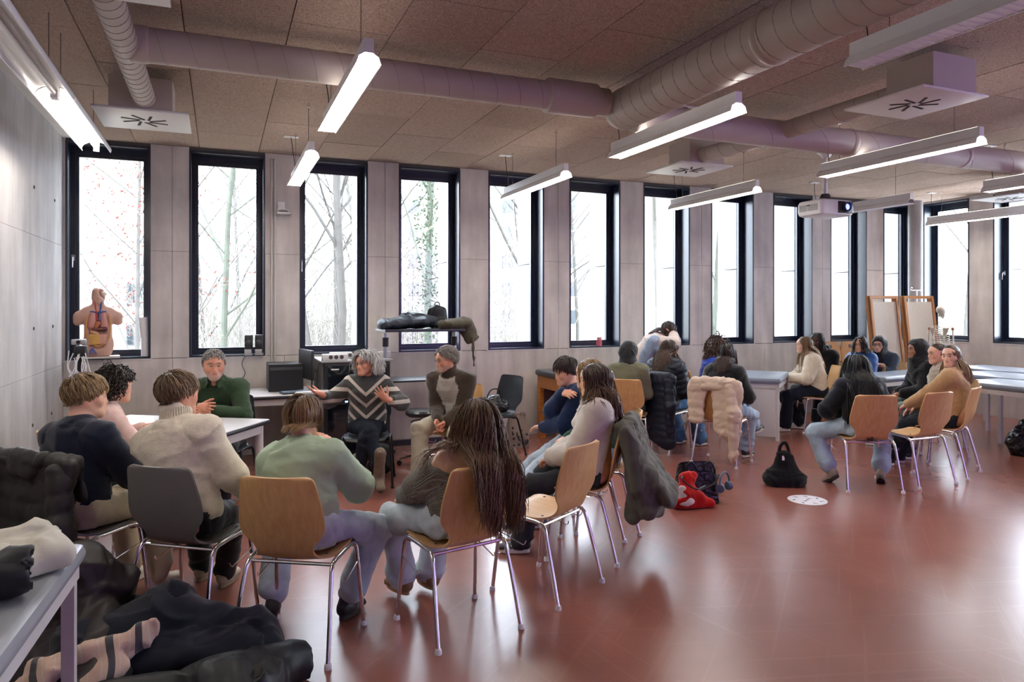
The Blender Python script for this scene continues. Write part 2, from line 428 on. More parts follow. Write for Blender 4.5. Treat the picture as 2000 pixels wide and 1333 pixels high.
fac = MB().bb((XL-.5, YB+.75, -1.2), (XR+1.5, YB+.8, ZS-.3)).build('wall_facade', FACADE); tag(fac, 'white concrete fins of the facade outside the windows', kind='structure')
for i, (a, b) in enumerate(pil):
    a2, b2 = (a-.45 if i == 0 else a-.06), (b+.06 if i < 11 else b+.5)
    if i == 0: b2 = b+.05
    for z0, z1 in ((-.5, 2.155), (2.165, 4.3)):
        MB().bb((a2, YB+.3, z0), (b2, YB+.72, z1)).build('facade_fin', FACADE, fac, smooth=False)
MB().bb((XL-.5, YB+.3, -.5), (XR+1, YB+.72, ZS-.05)).build('facade_parapet', FACADE, fac, smooth=False)
# a window: lining, sash, pane (local: x along wall, y outwards, origin at lower left inner edge)
HH = ZT-ZS
def window_meshes():
    t = .012; mb = MB(); D = .21
    mb.bb((0, 0, 0), (t, D, HH)); mb.bb((WW-t, 0, 0), (WW, D, HH)); mb.bb((t, 0, HH-t), (WW-t, D, HH)); mb.bb((t, 0, 0), (WW-t, D, t))
    mb.bb((0, -.004, 0), (.022, .03, HH)); mb.bb((WW-.022, -.004, 0), (WW, .03, HH)); mb.bb((0, -.004, HH-.022), (WW, .03, HH)); mb.bb((0, -.004, 0), (WW, .03, .022))
    lin = mb.me('reveal_lining', FRAME, False)
    mb = MB(); w = .085; y0, y1 = D-.03, D+.05
    for k, (w, y0, y1) in enumerate(((.055, D-.01, D+.06), (.085, D+.012, D+.05))):
        mb.bb((t, y0, t), (w, y1, HH-t)); mb.bb((WW-w, y0, t), (WW-t, y1, HH-t)); mb.bb((w, y0, HH-w-.03), (WW-w, y1, HH-t)); mb.bb((w, y0, t), (WW-w, y1, w))
    sash = mb.me('sash', FRAME, False)
    mb = MB(); mb.bb((.08, D+.028, .08), (WW-.08, D+.034, HH-.11)); pane = mb.me('pane', GLASS, False)
    mb = MB(); mb.bb((.02, D-.03, 1.0), (.05, D-.01, 1.06)); mb.tube([(.035, D-.03, 1.03), (.035, D-.06, 1.03), (.035, D-.065, .93)], .008); hd = mb.me('handle', M('satin_steel', (.5, .5, .52), .3, 1.))
    return lin, sash, pane, hd
LIN, SASH, PANE, HAND = window_meshes()
def window(n, loc, rz, label, handle=False):
    o = link('window_%d' % n, LIN, None, loc, (0, 0, rz)); tag(o, label, kind='structure')
    link('sash', SASH, o); link('pane', PANE, o)
    if handle: link('handle', HAND, o)
ords = ['first', 'second', 'third', 'fourth', 'fifth', 'sixth', 'seventh', 'eighth', 'ninth', 'tenth', 'eleventh']
for i, a in enumerate(W0): window(i+1, (a, YB, ZS), 0, 'tall narrow dark-framed window, %s from the left corner' % ords[i], i in (0, 2, 4))
# right wall
yw = [7.30-1.1155*i for i in range(7)]
mb = MB(); mb.bb((XR, YF-.3, -.1), (XR+.3, YB+.3, ZS)); mb.bb((XR, YF-.3, ZT), (XR+.3, YB+.3, ZC+.1))
prev = YB+.3
for y in yw: mb.bb((XR, y+WW, ZS), (XR+.3, prev, ZT)); prev = y
mb.bb((XR, YF-.3, ZS), (XR+.3, prev, ZT)); wr = mb.build('wall_right', CONC, smooth=False); tag(wr, 'grey concrete side wall with windows behind the skeleton', kind='structure')
for i, y in enumerate(yw):
    window(12+i, (XR, y+WW, ZS), R(-90), 'tall dark-framed window in the right wall, %s from the corner' % ords[i], i == 1)
    MB().bb((XR-.006, y-.02, ZS-.016), (XR+.02, y+WW+.02, ZS)).build('sill_edge', CONC_L, wr, smooth=False)
    for z0, z1 in ((-.5, 2.155), (2.165, 4.3)):
        MB().bb((XR+.3, y-.42, z0), (XR+.72, y+.06, z1)).build('facade_fin', FACADE, fac, smooth=False)
# left wall of smooth concrete sheets with tie holes
wl = MB().bb((XL-.3, YF-.3, -.1), (XL-.012, YB+.3, ZC+.1)).build('wall_left', JOINT, smooth=False); tag(wl, 'smooth grey concrete side wall with tie holes', kind='structure')
ys = [YF, -.3, 2.4, 5.1, YB]
for a, b in zip(ys[:-1], ys[1:]):
    for z0, z1 in ((0, 1.03), (1.03, 2.2), (2.2, ZC)):
        MB().bb((XL-.02, a+.0015, z0+.0015), (XL-random.uniform(0, .0015), b-.0015, z1-.0015)).build('concrete_panel', CONC_L, wl, smooth=False)
hole = MB().lathe([(.0, -.001), (.014, -.001), (.016, .002), (.011, .003), (.010, -.004), (0, -.004)], rot=rotm('Y', R(90)), n=12).me('tie_hole', M('tie_hole_dark', (.06, .055, .05), .9))
for y in (3.0, 4.25, 5.5, 6.9, 7.7):
    for z in (.62, 1.42, 2.6): link('tie_hole', hole, wl, (XL+.001, y+random.uniform(-.1, .1), z))
wf = MB().bb((XL-.3, YF-.3, -.1), (XR+.3, YF, ZC+.1)).build('wall_front', WHITE_P, smooth=False); tag(wf, 'white plaster wall facing the windows', kind='structure')
col = MB().cyl((10.22, 7.98, 0), (10.22, 7.98, ZC), .105, 28).build('trim_1', M('concrete_column', (.34, .33, .325), .6, var=.12, vscale=3)); tag(col, 'round grey concrete column in the far corner', kind='structure')

# ------------------------------------------------------------------ ceiling services
DUCT = M('painted_spiral_duct', (.47, .41, .365), .5, var=.03, vscale=3)
def duct(label, path, r, rings=0.13, collars=()):
    t = thing('ventilation_duct', label, 'duct', path[0], group=None)
    P = np.array(path)-np.array(path[0]); MB().tube(P, r, 28).build('pipe', DUCT, t)
    L_ = np.linalg.norm(np.diff(P, axis=0), axis=1); T = L_.sum(); n = int(T/rings)
    a = P[0]; d = (P[-1]-P[0])/np.linalg.norm(P[-1]-P[0]); u = np.cross(d, (0, 0, 1)); u /= np.linalg.norm(u); v = np.cross(d, u)
    if len(P) == 2 and n > 2:
        k = np.arange(n*18+1); th = k/18*2*math.pi; al = k/18*rings
        H = a + al[:, None]*d + (r+.0005)*(np.cos(th)[:, None]*u+np.sin(th)[:, None]*v)
        MB().tube(H, .0028, 4, caps=False).build('spiral_seam', M('duct_seam', (.36, .31, .275), .55), t)
    for (s, w, e) in collars:
        q = a+d*s; MB().tube([q, q+d*.012, q+d*(w-.012), q+d*w], [r, r+e, r+e, r], 28, False).build('collar', DUCT, t)
    return t
duct('beige spiral duct running along the windows left of the big branch duct', [(-.49, 4.55, 3.1), (2.62, 4.55, 3.1)], .1, .17, [(.02, .1, .006), (2.62, .4, .022)])
duct('purple-lit beige duct continuing to the right past the projector', [(2.9, 4.62, 3.04), (XR, 4.62, 3.04)], .112, .6, [(2.15, .06, .006), (3.6, .05, .005)])
big = duct('thick beige spiral duct with closely spaced seams crossing the ceiling', [(2.78, YF, 3.07), (2.78, 4.55, 3.07)], .15, .125, [(6.2, .05, .006)])
MB().sphere((0, 4.55-YF, .0), .152, 24).build('elbow', DUCT, big)
duct('thin beige duct at far left running from above to the box diffuser', [(-.49, 1.0, 3.07), (-.49, 5.72, 3.07)], .072, .1)
duct('short thin duct feeding the diffuser at upper right', [(4.32, 3.5, 3.06), (4.32, 4.6, 3.06)], .075, .2)
duct('short thin duct feeding the middle diffuser by the windows', [(4.32, 4.62, 3.06), (4.32, 5.72, 3.06)], .075, .2)
duct('short thin duct at the right edge above the far diffuser', [(9.2, 4.62, 3.06), (9.2, 5.72, 3.06)], .075, .2)
SLOT = M('diffuser_slot_dark', (.006, .006, .006), .7)
def diffuser(label, x0, y0, flip=False):
    t = thing('air_diffuser', label, 'air diffuser', (x0+.305, y0+.31, 2.975), group='ceiling air diffusers')
    MB().rbox((0, 0, .008), (.61, .61, .016), .004).build('plate', WMET, t)
    by = .12 if flip else -.12
    MB().bb((-.2, by-.17, .016), (.2, by+.17, .24)).build('plenum_box', DUCT, t, smooth=False)
    for k in range(8):
        a = k*math.pi/4+.2; mb = MB(); ca, sa = math.cos(a), math.sin(a)
        mb.box((.095*ca-.022*sa, .095*sa+.022*ca, -.0015), (.125, .018, .004), rotm('Z', a)); mb.build('air_slot', SLOT, t, smooth=False)
    MB().lathe([(.0, -.003), (.03, -.003), (.03, .002), (0, .002)], n=16).build('centre_cap', WMET, t)
    for sx in (-1, 1): MB().tube([(sx*.17, by, .24), (sx*.17, by, .305)], .004, 6).build('hanger_rod', CHROME, t)
diffuser('white square swirl diffuser at upper left above the first window', -.815, 5.57)
diffuser('white square swirl diffuser at upper right with purple-lit box', 4.05, 3.1)
diffuser('white square swirl diffuser in the middle above the sixth window', 4.05, 5.6)
diffuser('white square swirl diffuser at the right edge near the corner', 8.95, 5.6)
diffuser('white square diffuser at the very top left, just a corner showing', -.815, 3.0)
LIT = M('lamp_louvre_lit', (.9, .9, .88), .4, emit=(1., .93, .86), estr=11.)
FILL = M('added_fill_glow', (.9, .9, .88), .4, emit=(1., .92, .84), estr=1.6)  # added upward fill for the ceiling; the lamp tops themselves don't glow
OFF = M('lamp_louvre_off', (.78, .78, .80), .35)
HOUS = M('lamp_housing', (.70, .69, .68), .38)
def lamp_meshes(L):
    mb = MB(); pr = [(-.024, .125), (.024, .125), (.026, .06), (.052, .038), (.066, 0), (.060, 0), (.047, .034), (.02, .054), (-.02, .054), (-.047, .034), (-.060, 0), (-.066, 0), (-.052, .038), (-.026, .06)]
    mb.prism(pr, -L/2, L/2, 'y'); h = mb.me('housing', HOUS, True, .5)
    mb = MB().bb((-.055, -L/2+.015, .004), (.055, L/2-.015, .010)); lit = mb.me('louvre', LIT, False); off = mb.me('louvre_off', OFF, False)
    mb = MB()
    for k in range(int(L/.045)): mb.bb((-.056, -L/2+.02+k*.045, 0), (.056, -L/2+.023+k*.045, .008))
    bl = mb.me('louvre_blades', HOUS, False)
    mb = MB().prism([(-.058, 0), (.058, 0), (.048, .036), (.02, .05), (-.02, .05), (-.048, .036)], -L/2, -L/2+.006, 'y'); endlit = mb.me('end_glow', LIT, False)
    mb = MB()
    mb.bb((-.018, -L/2+.02, .1252), (.018, L/2-.02, .1275))  # unseen glowing strip on the spine top, added to brighten the ceiling
    up = mb.me('added_fill_strip', FILL, False)
    return h, lit, off, bl, endlit, up
LM = lamp_meshes(1.5)
def lamp(label, x, yc, z=2.80, lit=True, cord=True, mm=LM, L=1.5):
    h, li, of, bl, el, up = mm
    t = thing('pendant_lamp', label, 'lamp', (x, yc, z), group='linear pendant lamps')
    link('housing', h, t); link('louvre', li if lit else of, t); link('louvre_blades', bl, t)
    if lit: link('end_cap', el, t); link('added_fill_strip', up, t)
    for s in (-1, 1):
        MB().tube([(0, s*L*.36, .125), (0, s*L*.36, ZC-z)], .0022, 5).build('suspension_wire', M('steel_wire', (.12, .12, .12), .5, .6), t)
        MB().cyl((0, s*L*.36, ZC-z-.03), (0, s*L*.36, ZC-z), .012, 10).build('ceiling_fixing', CHROME, t)
    if cord:
        MB().tube(bez([(0, L*.44, .12), (.005, L*.45, .2), (-.01, L*.46, .33), (-.03, L*.45, ZC-z-.01)], 16), .0035, 6).build('power_cord', BLACKP, t)
        MB().rbox((-.03, L*.45, ZC-z-.006), (.14, .07, .012), .004).build('ceiling_rose', WMET, t)
for x, nm in ((.68, 'left'), (2.95, 'middle'), (5.17, 'right'), (7.43, 'far right'), (9.68, 'rightmost')):
    for yc, rw in ((1.9, 'nearest'), (4.25, 'front'), (6.6, 'window-side')):
        if rw == 'nearest' and nm != 'middle': continue
        if rw == 'front' and nm == 'rightmost': continue
        lit = not ((nm == 'far right' and rw == 'window-side') or rw == 'nearest')
        lab = {'left': 'linear pendant lamp left of centre', 'middle': 'linear pendant lamp in the middle column', 'right': 'linear pendant lamp by the projector', 'far right': 'linear pendant lamp right of the projector', 'rightmost': 'linear pendant lamp before the right corner windows'}[nm]
        lamp('%s, %s row%s' % (lab, rw, '' if lit else ', unlit'), x, yc, lit=lit)
# wall-washing pair at the left wall
LM2 = lamp_meshes(1.55)
WASH = M('wash_tube_lit', (.9, .9, .88), .4, emit=(1., .92, .84), estr=20.)
REFL = M('reflector_white', (.82, .82, .82), .3)
def wash(label, y0, y1, lit):
    t = thing('wall_wash_lamp', label, 'lamp', (-.90, (y0+y1)/2, 2.80), group='wall-washing lamps along the left wall')
    L = y1-y0; mb = MB()
    n = 12; A = [R(200-k*220/n) for k in range(n+1)]
    out = [(.105*math.cos(a)*1.0, .05+.06*math.sin(a)) for a in A]; inn = [(.100*math.cos(a), .05+.055*math.sin(a)) for a in A][::-1]
    mb.prism([(p, q+.0) for p, q in out+inn], -L/2, L/2, 'y'); mb.build('reflector', REFL, t)
    MB().bb((-.022, -L/2, .075), (.022, L/2, .125)).build('gear_tray', HOUS, t, smooth=False)
    MB().tube([(0, -L/2+.02, .058), (0, L/2-.02, .058)], .013, 10).build('tube', WASH if lit else M('tube_off', (.8, .8, .8), .3), t)
    MB().bb((-.02, -L/2+.0, .03), (.02, -L/2+.02, .09)).build('socket', WMET, t, smooth=False)
    MB().bb((-.02, L/2-.02, .03), (.02, L/2, .09)).build('socket', WMET, t, smooth=False)
    for s in (-1, 1): MB().tube([(0, s*L*.4, .125), (0, s*L*.4, ZC-2.8)], .0022, 5).build('suspension_wire', M('steel_wire'), t)
wash('wall-washing lamp beside the left wall, unlit nearer half', 3.35, 4.9, False)
wash('brightly lit wall-washing lamp beside the left wall, farther half', 4.92, 6.45, True)
wash('wall-washing lamp at the top left edge, nearest the camera', 1.78, 3.33, True)
# detectors, projector
def detector(label, x, y, r=.055, pir=False):
    t = thing('ceiling_detector', label, 'detector', (x, y, ZC))
    MB().lathe([(0, -.03), (r*.9, -.028), (r, -.02), (r, 0), (0, 0)]).build('base', WMET, t)
    if pir: MB().lathe([(0, -.075), (r*.35, -.07), (r*.6, -.045), (r*.75, -.028), (0, -.02)]).build('lens', M('frosted_lens', (.8, .78, .78), .25), t)
    else: MB().lathe([(0, -.045), (r*.5, -.043), (r*.62, -.03), (0, -.028)]).build('grille', M('detector_grille', (.4, .4, .4), .6), t)
detector('white motion detector dome under the duct at left', .585, 5.0, .06, True)
detector('small white smoke detector left of the projector', 5.2, 5.75, .05)
detector('white motion detector dome at the upper right edge', 5.6, 3.05, .06, True)
t = thing('ceiling_box', 'small white ceiling plate with a black plug', 'ceiling socket', (3.6, 4.95, ZC))
MB().rbox((0, 0, -.006), (.26, .1, .012), .004).build('plate', WMET, t); MB().rbox((.0, 0, -.028), (.05, .05, .04), .006).build('plug', BLACKP, t)
PX, PY = 6.0, 5.75
t = thing('projector', 'white ceiling projector with glowing blue lens', 'projector', (PX, PY, 2.55))
PW = M('projector_white', (.70, .69, .70), .4)
MB().rbox((0, 0, .1), (.46, .36, .17), .045, n=5).build('body', PW, t)
MB().rbox((.09, -.182, .1), (.2, .02, .125), .008).build('lens_panel', BLACKP, t)
MB().lathe([(0, 0), (.052, 0), (.056, .02), (.05, .05), (.044, .052), (.042, .035), (0, .03)], (.08, -.185, .1), 24, rotm('X', R(90))).build('lens_ring', M('lens_barrel', (.02, .02, .03), .3), t)
MB().lathe([(0, .036), (.03, .034), (.036, .03), (0, .028)], (.08, -.185, .1), 20, rotm('X', R(90))).build('lens', M('lens_glow', (.02, .03, .4), .1, emit=(.12, .14, 1.), estr=1.6), t)
for k in range(9): MB().bb((-.232, -.12+k*.016, .065), (-.228, -.112+k*.016, .135)).build('vent_slot', M('vent_grey', (.25, .25, .25), .6), t, smooth=False)
for k in range(9): MB().bb((-.232, .03+k*.012, .065), (-.228, .036+k*.012, .135)).build('vent_slot', M('vent_grey'), t, smooth=False)
MB().cyl((0, 0, .18), (0, 0, .26), .075, 20, .04).build('swivel', DGREY, t)
MB().cyl((0, 0, .22), (0, 0, ZC-2.55-.03), .021, 14).build('pole', PW, t)
MB().lathe([(.025, -.09), (.05, -.05), (.085, -.03), (.09, 0), (0, 0)], (0, 0, ZC-2.55)).build('ceiling_mount', PW, t)
MB().tube(bez([(.03, .02, ZC-2.55-.06), (.1, .05, ZC-2.55-.05), (.16, .08, ZC-2.55-.01)], 8), .014, 8).build('cable_conduit', PW, t)
for (px, pz, w) in ((-.06, .155, .035),): MB().bb((-.2321, -.02, .12), (-.231, .03, .13)).build('brand_plate', DGREY, t, smooth=False)
sp = bpy.data.lights.new('projector_beam', 'SPOT'); sp.energy = 2400; sp.color = (.50, .30, 1.0); sp.spot_size = R(34); sp.spot_blend = .1; sp.shadow_soft_size = .03
so = bpy.data.objects.new('projector_beam', sp); COL.objects.link(so); so.location = (PX+.08, PY-.28, 2.65); so.rotation_euler = (R(83), 0, R(180)); so.parent = None
scr = MB().bb((3.9, YF+.012, .75), (8.1, YF+.04, 3.0)).build('projection_screen', M('screen_white', (.85, .85, .85), .8)); tag(scr, 'white projection screen on the wall opposite the windows', 'screen')
# pipes, sockets on the window wall
t = thing('wall_conduit', 'two thin grey conduits beside the second window', 'conduit', (.53, YB, 0))
for dx in (-.006, .028): 
    MB().tube([(dx, -.014, .95), (dx, -.014, ZC-.06)], .0105, 8).build('pipe', M('conduit_grey', (.46, .44, .41), .5), t)
    for z in (1.4, 2.3, 2.9): MB().bb((dx-.014, -.02, z), (dx+.014, 0, z+.018)).build('clip', M('conduit_grey'), t, smooth=False)
t = thing('wireless_access_point', 'white wireless box on the wall above a socket plate', 'access point', (.645, YB, 2.62))
MB().rbox((-.02, -.008, .09), (.075, .016, .085), .006).build('socket_plate', WMET, t)
MB().rbox((0, -.075, .0), (.15, .13, .022), .01).build('housing', WMET, t)
MB().rbox((0, -.03, .02), (.09, .06, .02), .004).build('bracket', DGREY, t)
MB().tube(bez([(-.05, -.02, .07), (-.06, -.06, .03), (0, -.08, .05), (.06, -.06, .03)], 16), .005, 6).build('cable', WMET, t)
def socket(label, loc, rz=0., n=2):
    t = thing('wall_socket', label, 'socket', loc, rz)
    MB().rbox((0, -.006, 0), (.085, .012, .085*n), .005).build('plate', WMET, t)
    for k in range(n): MB().lathe([(0, .001), (.02, .001), (.02, .008), (.017, .008), (.016, .002), (0, .002)], (0, -.012, (k-(n-1)/2)*.075), 16, rotm('X', R(90))).build('outlet', M('outlet_grey', (.45, .45, .45), .5), t)
socket('white double socket under the treatment table by the window', (6.55, YB, .38))
socket('single white socket low on the right wall', (XR, 7.0, .33), R(-90), 1)
t = thing('round_wall_outlet', 'round recessed outlet low on the concrete wall by the wooden cabinet', 'outlet', (3.32, YB, .47))
MB().lathe([(0, 0), (.035, 0), (.035, .012), (.027, .012), (.025, .004), (0, .004)], n=20, rot=rotm('X', R(90))).build('ring', M('conduit_grey'), t)

# ------------------------------------------------------------------ outside
g = MB().bb((-120, YB+.9, -1.4), (160, 160, -1.2)).build('ground', M('leaf_litter', (.22, .19, .13), .95, var=.5, vscale=1.2)); tag(g, 'wooded ground outside', kind='structure')
BARKS = [M('bark_grey', (.05, .045, .04), .9, var=.3, vscale=5), M('bark_green', (.045, .05, .036), .9, var=.3, vscale=5), M('bark_pale', (.075, .07, .06), .9, var=.3, vscale=5)]
def tree(label, x, y, h, r, stems=1, seed=0, bark=0, depth=4, ivy=False, leaves=None, low=.25):
    rs = random.Random(seed); tr = MB(); br = MB(); tips = []
    def grow(p, d, L, r, lvl):
        n = 5 if lvl < 2 else 3; P = [p]; q = np.array(p, float); dd = np.array(d, float)
        for k in range(n):
            dd = dd + np.array([rs.gauss(0, .10), rs.gauss(0, .10), rs.gauss(.03, .07)])*(1 if lvl else .35); dd /= np.linalg.norm(dd)
            q = q+dd*L/n; P.append(q.copy())
        rr = [r*(1-.55*k/n) for k in range(n+1)]
        (tr if lvl == 0 else br).tube(P, rr, 8 if lvl == 0 else (5 if lvl == 1 else 3), caps=False)
        if lvl >= depth: tips.append(P[-1]); return
        m = {0: 15, 1: 7, 2: 4, 3: 2}.get(lvl, 2)
        for k in range(m):
            f = low+(1-low)*(k+rs.random())/m if lvl == 0 else .25+.75*(k+rs.random())/m
            i = min(int(f*n), n-1); fr = f*n-i; s = np.array(P[i])*(1-fr)+np.array(P[i+1])*fr
            a = rs.uniform(0, 6.28); up = rs.uniform(.15, .8) if lvl == 0 else rs.uniform(-.1, .6)
            nd = np.array([math.cos(a), math.sin(a), up])*.8+dd*.5; nd /= np.linalg.norm(nd)
            grow(s, nd, L*rs.uniform(.30, .50), max(r*(1-.5*f)*rs.uniform(.3, .5), .004), lvl+1)
    for k in range(stems):
        a = k*2.4+seed; grow((.35*math.cos(a)*(stems > 1), .35*math.sin(a)*(stems > 1), 0), (.16*math.cos(a)*(stems > 1), .16*math.sin(a)*(stems > 1), 1.), h*(1-.12*k), r*(1-.12*k), 0)
    t = thing('tree', label, 'tree', (x, y, -1.25), group='bare trees outside the windows')
    tr.build('trunk', BARKS[bark], t); br.build('branches', BARKS[bark], t)
    if ivy or leaves:
        mb = MB(); P = []
        if ivy:
            for k in range(1500): a = rs.uniform(0, 6.28); z = rs.uniform(.3, h*.75); P.append((r*1.25*math.cos(a)+rs.gauss(0, .12), r*1.25*math.sin(a)+rs.gauss(0, .12), z))
        else:
            for q in tips:
                for k in range(leaves): P.append(tuple(np.array(q)+np.array([rs.gauss(0, .16), rs.gauss(0, .16), rs.gauss(-.03, .10)])))
        for p in P:
            e = np.array([rs.gauss(0, 1) for _ in range(3)]); e /= np.linalg.norm(e); f = np.cross(e, (rs.random(), rs.random(), 1)); f /= np.linalg.norm(f); s = .05 if ivy else .04
            mb.add([np.array(p)-e*s, np.array(p)+f*s*.5, np.array(p)+e*s, np.array(p)-f*s*.5], [[0, 1, 2, 3]])
        o = mb.build('leaves', M('ivy_green', (.022, .042, .016), .6) if ivy else M('oak_leaves_russet', (.11, .022, .014), .7), t, smooth=False); o['kind'] = 'stuff'
def dp(px, d):
    t = (px-1000)/1386; s, c = math.sin(R(22.4)), math.cos(R(22.4)); return d*(s+t*c), d*(c-t*s)
for (lab, px, d, h, r, st, sd, bk, iv, lv, low) in (
    ('straight greenish tree trunk seen through the second window', 437, 17, 13, .16, 1, 3, 1, False, None, .12),
    ('multi-stemmed grey tree seen through the third window', 650, 18, 14, .22, 4, 5, 0, False, None, .25),
    ('ivy-covered tree seen through the fourth window', 838, 16, 13, .20, 1, 8, 1, True, None, .25),
    ('crooked bare tree seen through the fifth window', 1010, 19, 12, .20, 2, 11, 0, False, None, .2),
    ('pale leaning tree trunk seen through the seventh window', 1283, 17, 13, .18, 1, 14, 2, False, None, .3),
    ('slender tree left in the second window view', 405, 22, 14, .14, 1, 17, 0, False, None, .1),
    ('young russet-leaved oak outside the first window', 262, 12.5, 6.5, .10, 1, 21, 0, False, 3, .12),
    ('small russet-leaved oak low in the fourth window', 815, 22, 4.2, .05, 1, 25, 0, False, 3, .12),
    ('bare tree far behind the third window', 700, 27, 15, .2, 1, 29, 2, False, None, .2),
    ('bare tree far behind the second window', 480, 28, 15, .2, 2, 31, 0, False, None, .15),
    ('bare tree seen through the sixth window', 1128, 24, 11, .14, 1, 37, 0, False, None, .25),
    ('bare tree seen through the eighth window', 1400, 16, 12, .15, 1, 41, 1, False, None, .2),
    ('bare tree outside the right corner window', 1885, 21, 12, .2, 1, 43, 0, False, None, .2)):
    X, Y = dp(px, d); tree(lab, X, Y, h, r*.5, st, sd, bk, 4 if d < 18 else 3, iv, lv, low)
rs = random.Random(5); mb = MB()
for k in range(2300):
    px = rs.uniform(290, 1060); d = rs.uniform(18, 34); X, Y = dp(px, d); h = rs.uniform(1.8, 7.2); a = rs.uniform(0, 6.28); l = rs.uniform(.1, .9)
    p0 = np.array([X, Y, -1.25]); p2 = p0+np.array([math.cos(a)*l*h*.5, math.sin(a)*l*h*.5, h]); p1 = (p0+p2)/2+np.array([rs.gauss(0, .15), rs.gauss(0, .15), 0])
    mb.tube([p0, p1, p2], [.012, .008, .003], 3, caps=False)
    for q in range(4):
        f = rs.uniform(.3, .95); s = p0*(1-f)+p2*f; e = s+np.array([rs.gauss(0, .45), rs.gauss(0, .45), rs.uniform(.1, .6)]); mb.tube([s, e], [.008, .003], 3, caps=False)
o = mb.build('undergrowth', M('twig_grey', (.15, .138, .12), .9, var=.2)); tag(o, 'dense grey-brown undergrowth of bare twigs outside', 'undergrowth', kind='stuff')
def building(label, c, rz, w, h, z0, wins, rail=None):
    t = thing('building', label, 'building', (c[0], c[1], z0), rz)
    MB().bb((-w/2, 0, 0), (w/2, 8, h)).build('wall', FACADE, t, smooth=False)
    bw = M('far_window_dark', (.018, .025, .032), .2); fr = M('far_window_frame', (.05, .055, .06), .5)
    for (x0, x1, a, b, bars) in wins:
        f = MB().bb((x0, -.06, a), (x1, .05, b)).build('window', fr, t, smooth=False)
        n = bars; s = (x1-x0)/n
        for k in range(n): MB().bb((x0+k*s+.05, -.075, a+.06), (x0+(k+1)*s-.05, .0, b-.06)).build('pane', bw, f, smooth=False)
    if rail:
        for k in range(int(w/1.1)+1): MB().tube([(-w/2+k*1.1, .1, h), (-w/2+k*1.1, .1, h+rail)], .03, 6).build('rail_post', fr, t)
        for zz in (rail, rail*.05): MB().tube([(-w/2, .1, h+zz), (w/2, .1, h+zz)], .03, 6).build('rail', fr, t)
X, Y = dp(225, 30)
building('white terrace building with roof railing beyond the first window', (X, Y), R(8), 14, 5.1, -1.25, [(.4, 2.6, 2.85, 3.9, 6), (.4, 1.9, 1.2, 2.1, 5), (-3.5, -1.5, 2.85, 3.9, 5), (-3.5, -1.5, 1.2, 2.1, 5)], .55)
X, Y = dp(1150, 70)
building('white five-storey building with gridded windows in the distance', (X, Y), R(-24), 44, 16, -1.3, [(-21+i*3.1, -19.9+i*3.1, 1.2+2.75*j, 2.6+2.75*j, 2) for i in range(13) for j in range(5)])
# ------------------------------------------------------------------ furniture
def wood(name, a, b_, rough=.38, sc=(14, 14, 1.3)):
    m = M(name, a, rough, spec=.45)
    nt = m.node_tree; N = nt.nodes; L = nt.links; b = N['Principled BSDF']
    tc = N.new('ShaderNodeTexCoord'); mp = N.new('ShaderNodeMapping'); mp.inputs['Scale'].default_value = sc; L.new(tc.outputs['Object'], mp.inputs[0])
    n = N.new('ShaderNodeTexNoise'); n.inputs['Scale'].default_value = 3.2; n.inputs['Detail'].default_value = 7; n.inputs['Distortion'].default_value = .6; L.new(mp.outputs[0], n.inputs['Vector'])
    r = N.new('ShaderNodeValToRGB'); r.color_ramp.elements[0].position = .3; r.color_ramp.elements[0].color = (*hexc(b_), 1); r.color_ramp.elements[1].position = .7; r.color_ramp.elements[1].color = (*hexc(a), 1)
    L.new(n.outputs['Fac'], r.inputs[0]); L.new(r.outputs[0], b.inputs['Base Color']); return m
BEECH = wood('beech_plywood', 'cfa56f', 'c0935c')
BEECH_S = wood('beech_seat', 'cfa878', 'bd9262', sc=(14, 1.3, 14))
SHELL_G = M('grey_shell', (.155, .145, .135), .42, var=.05)
SHELL_W = M('pale_taupe_shell', (.33, .295, .27), .42, var=.05)
SHELL_B = M('black_shell', (.014, .017, .022), .4)
CAPW = M('white_rubber', (.75, .74, .72), .5)
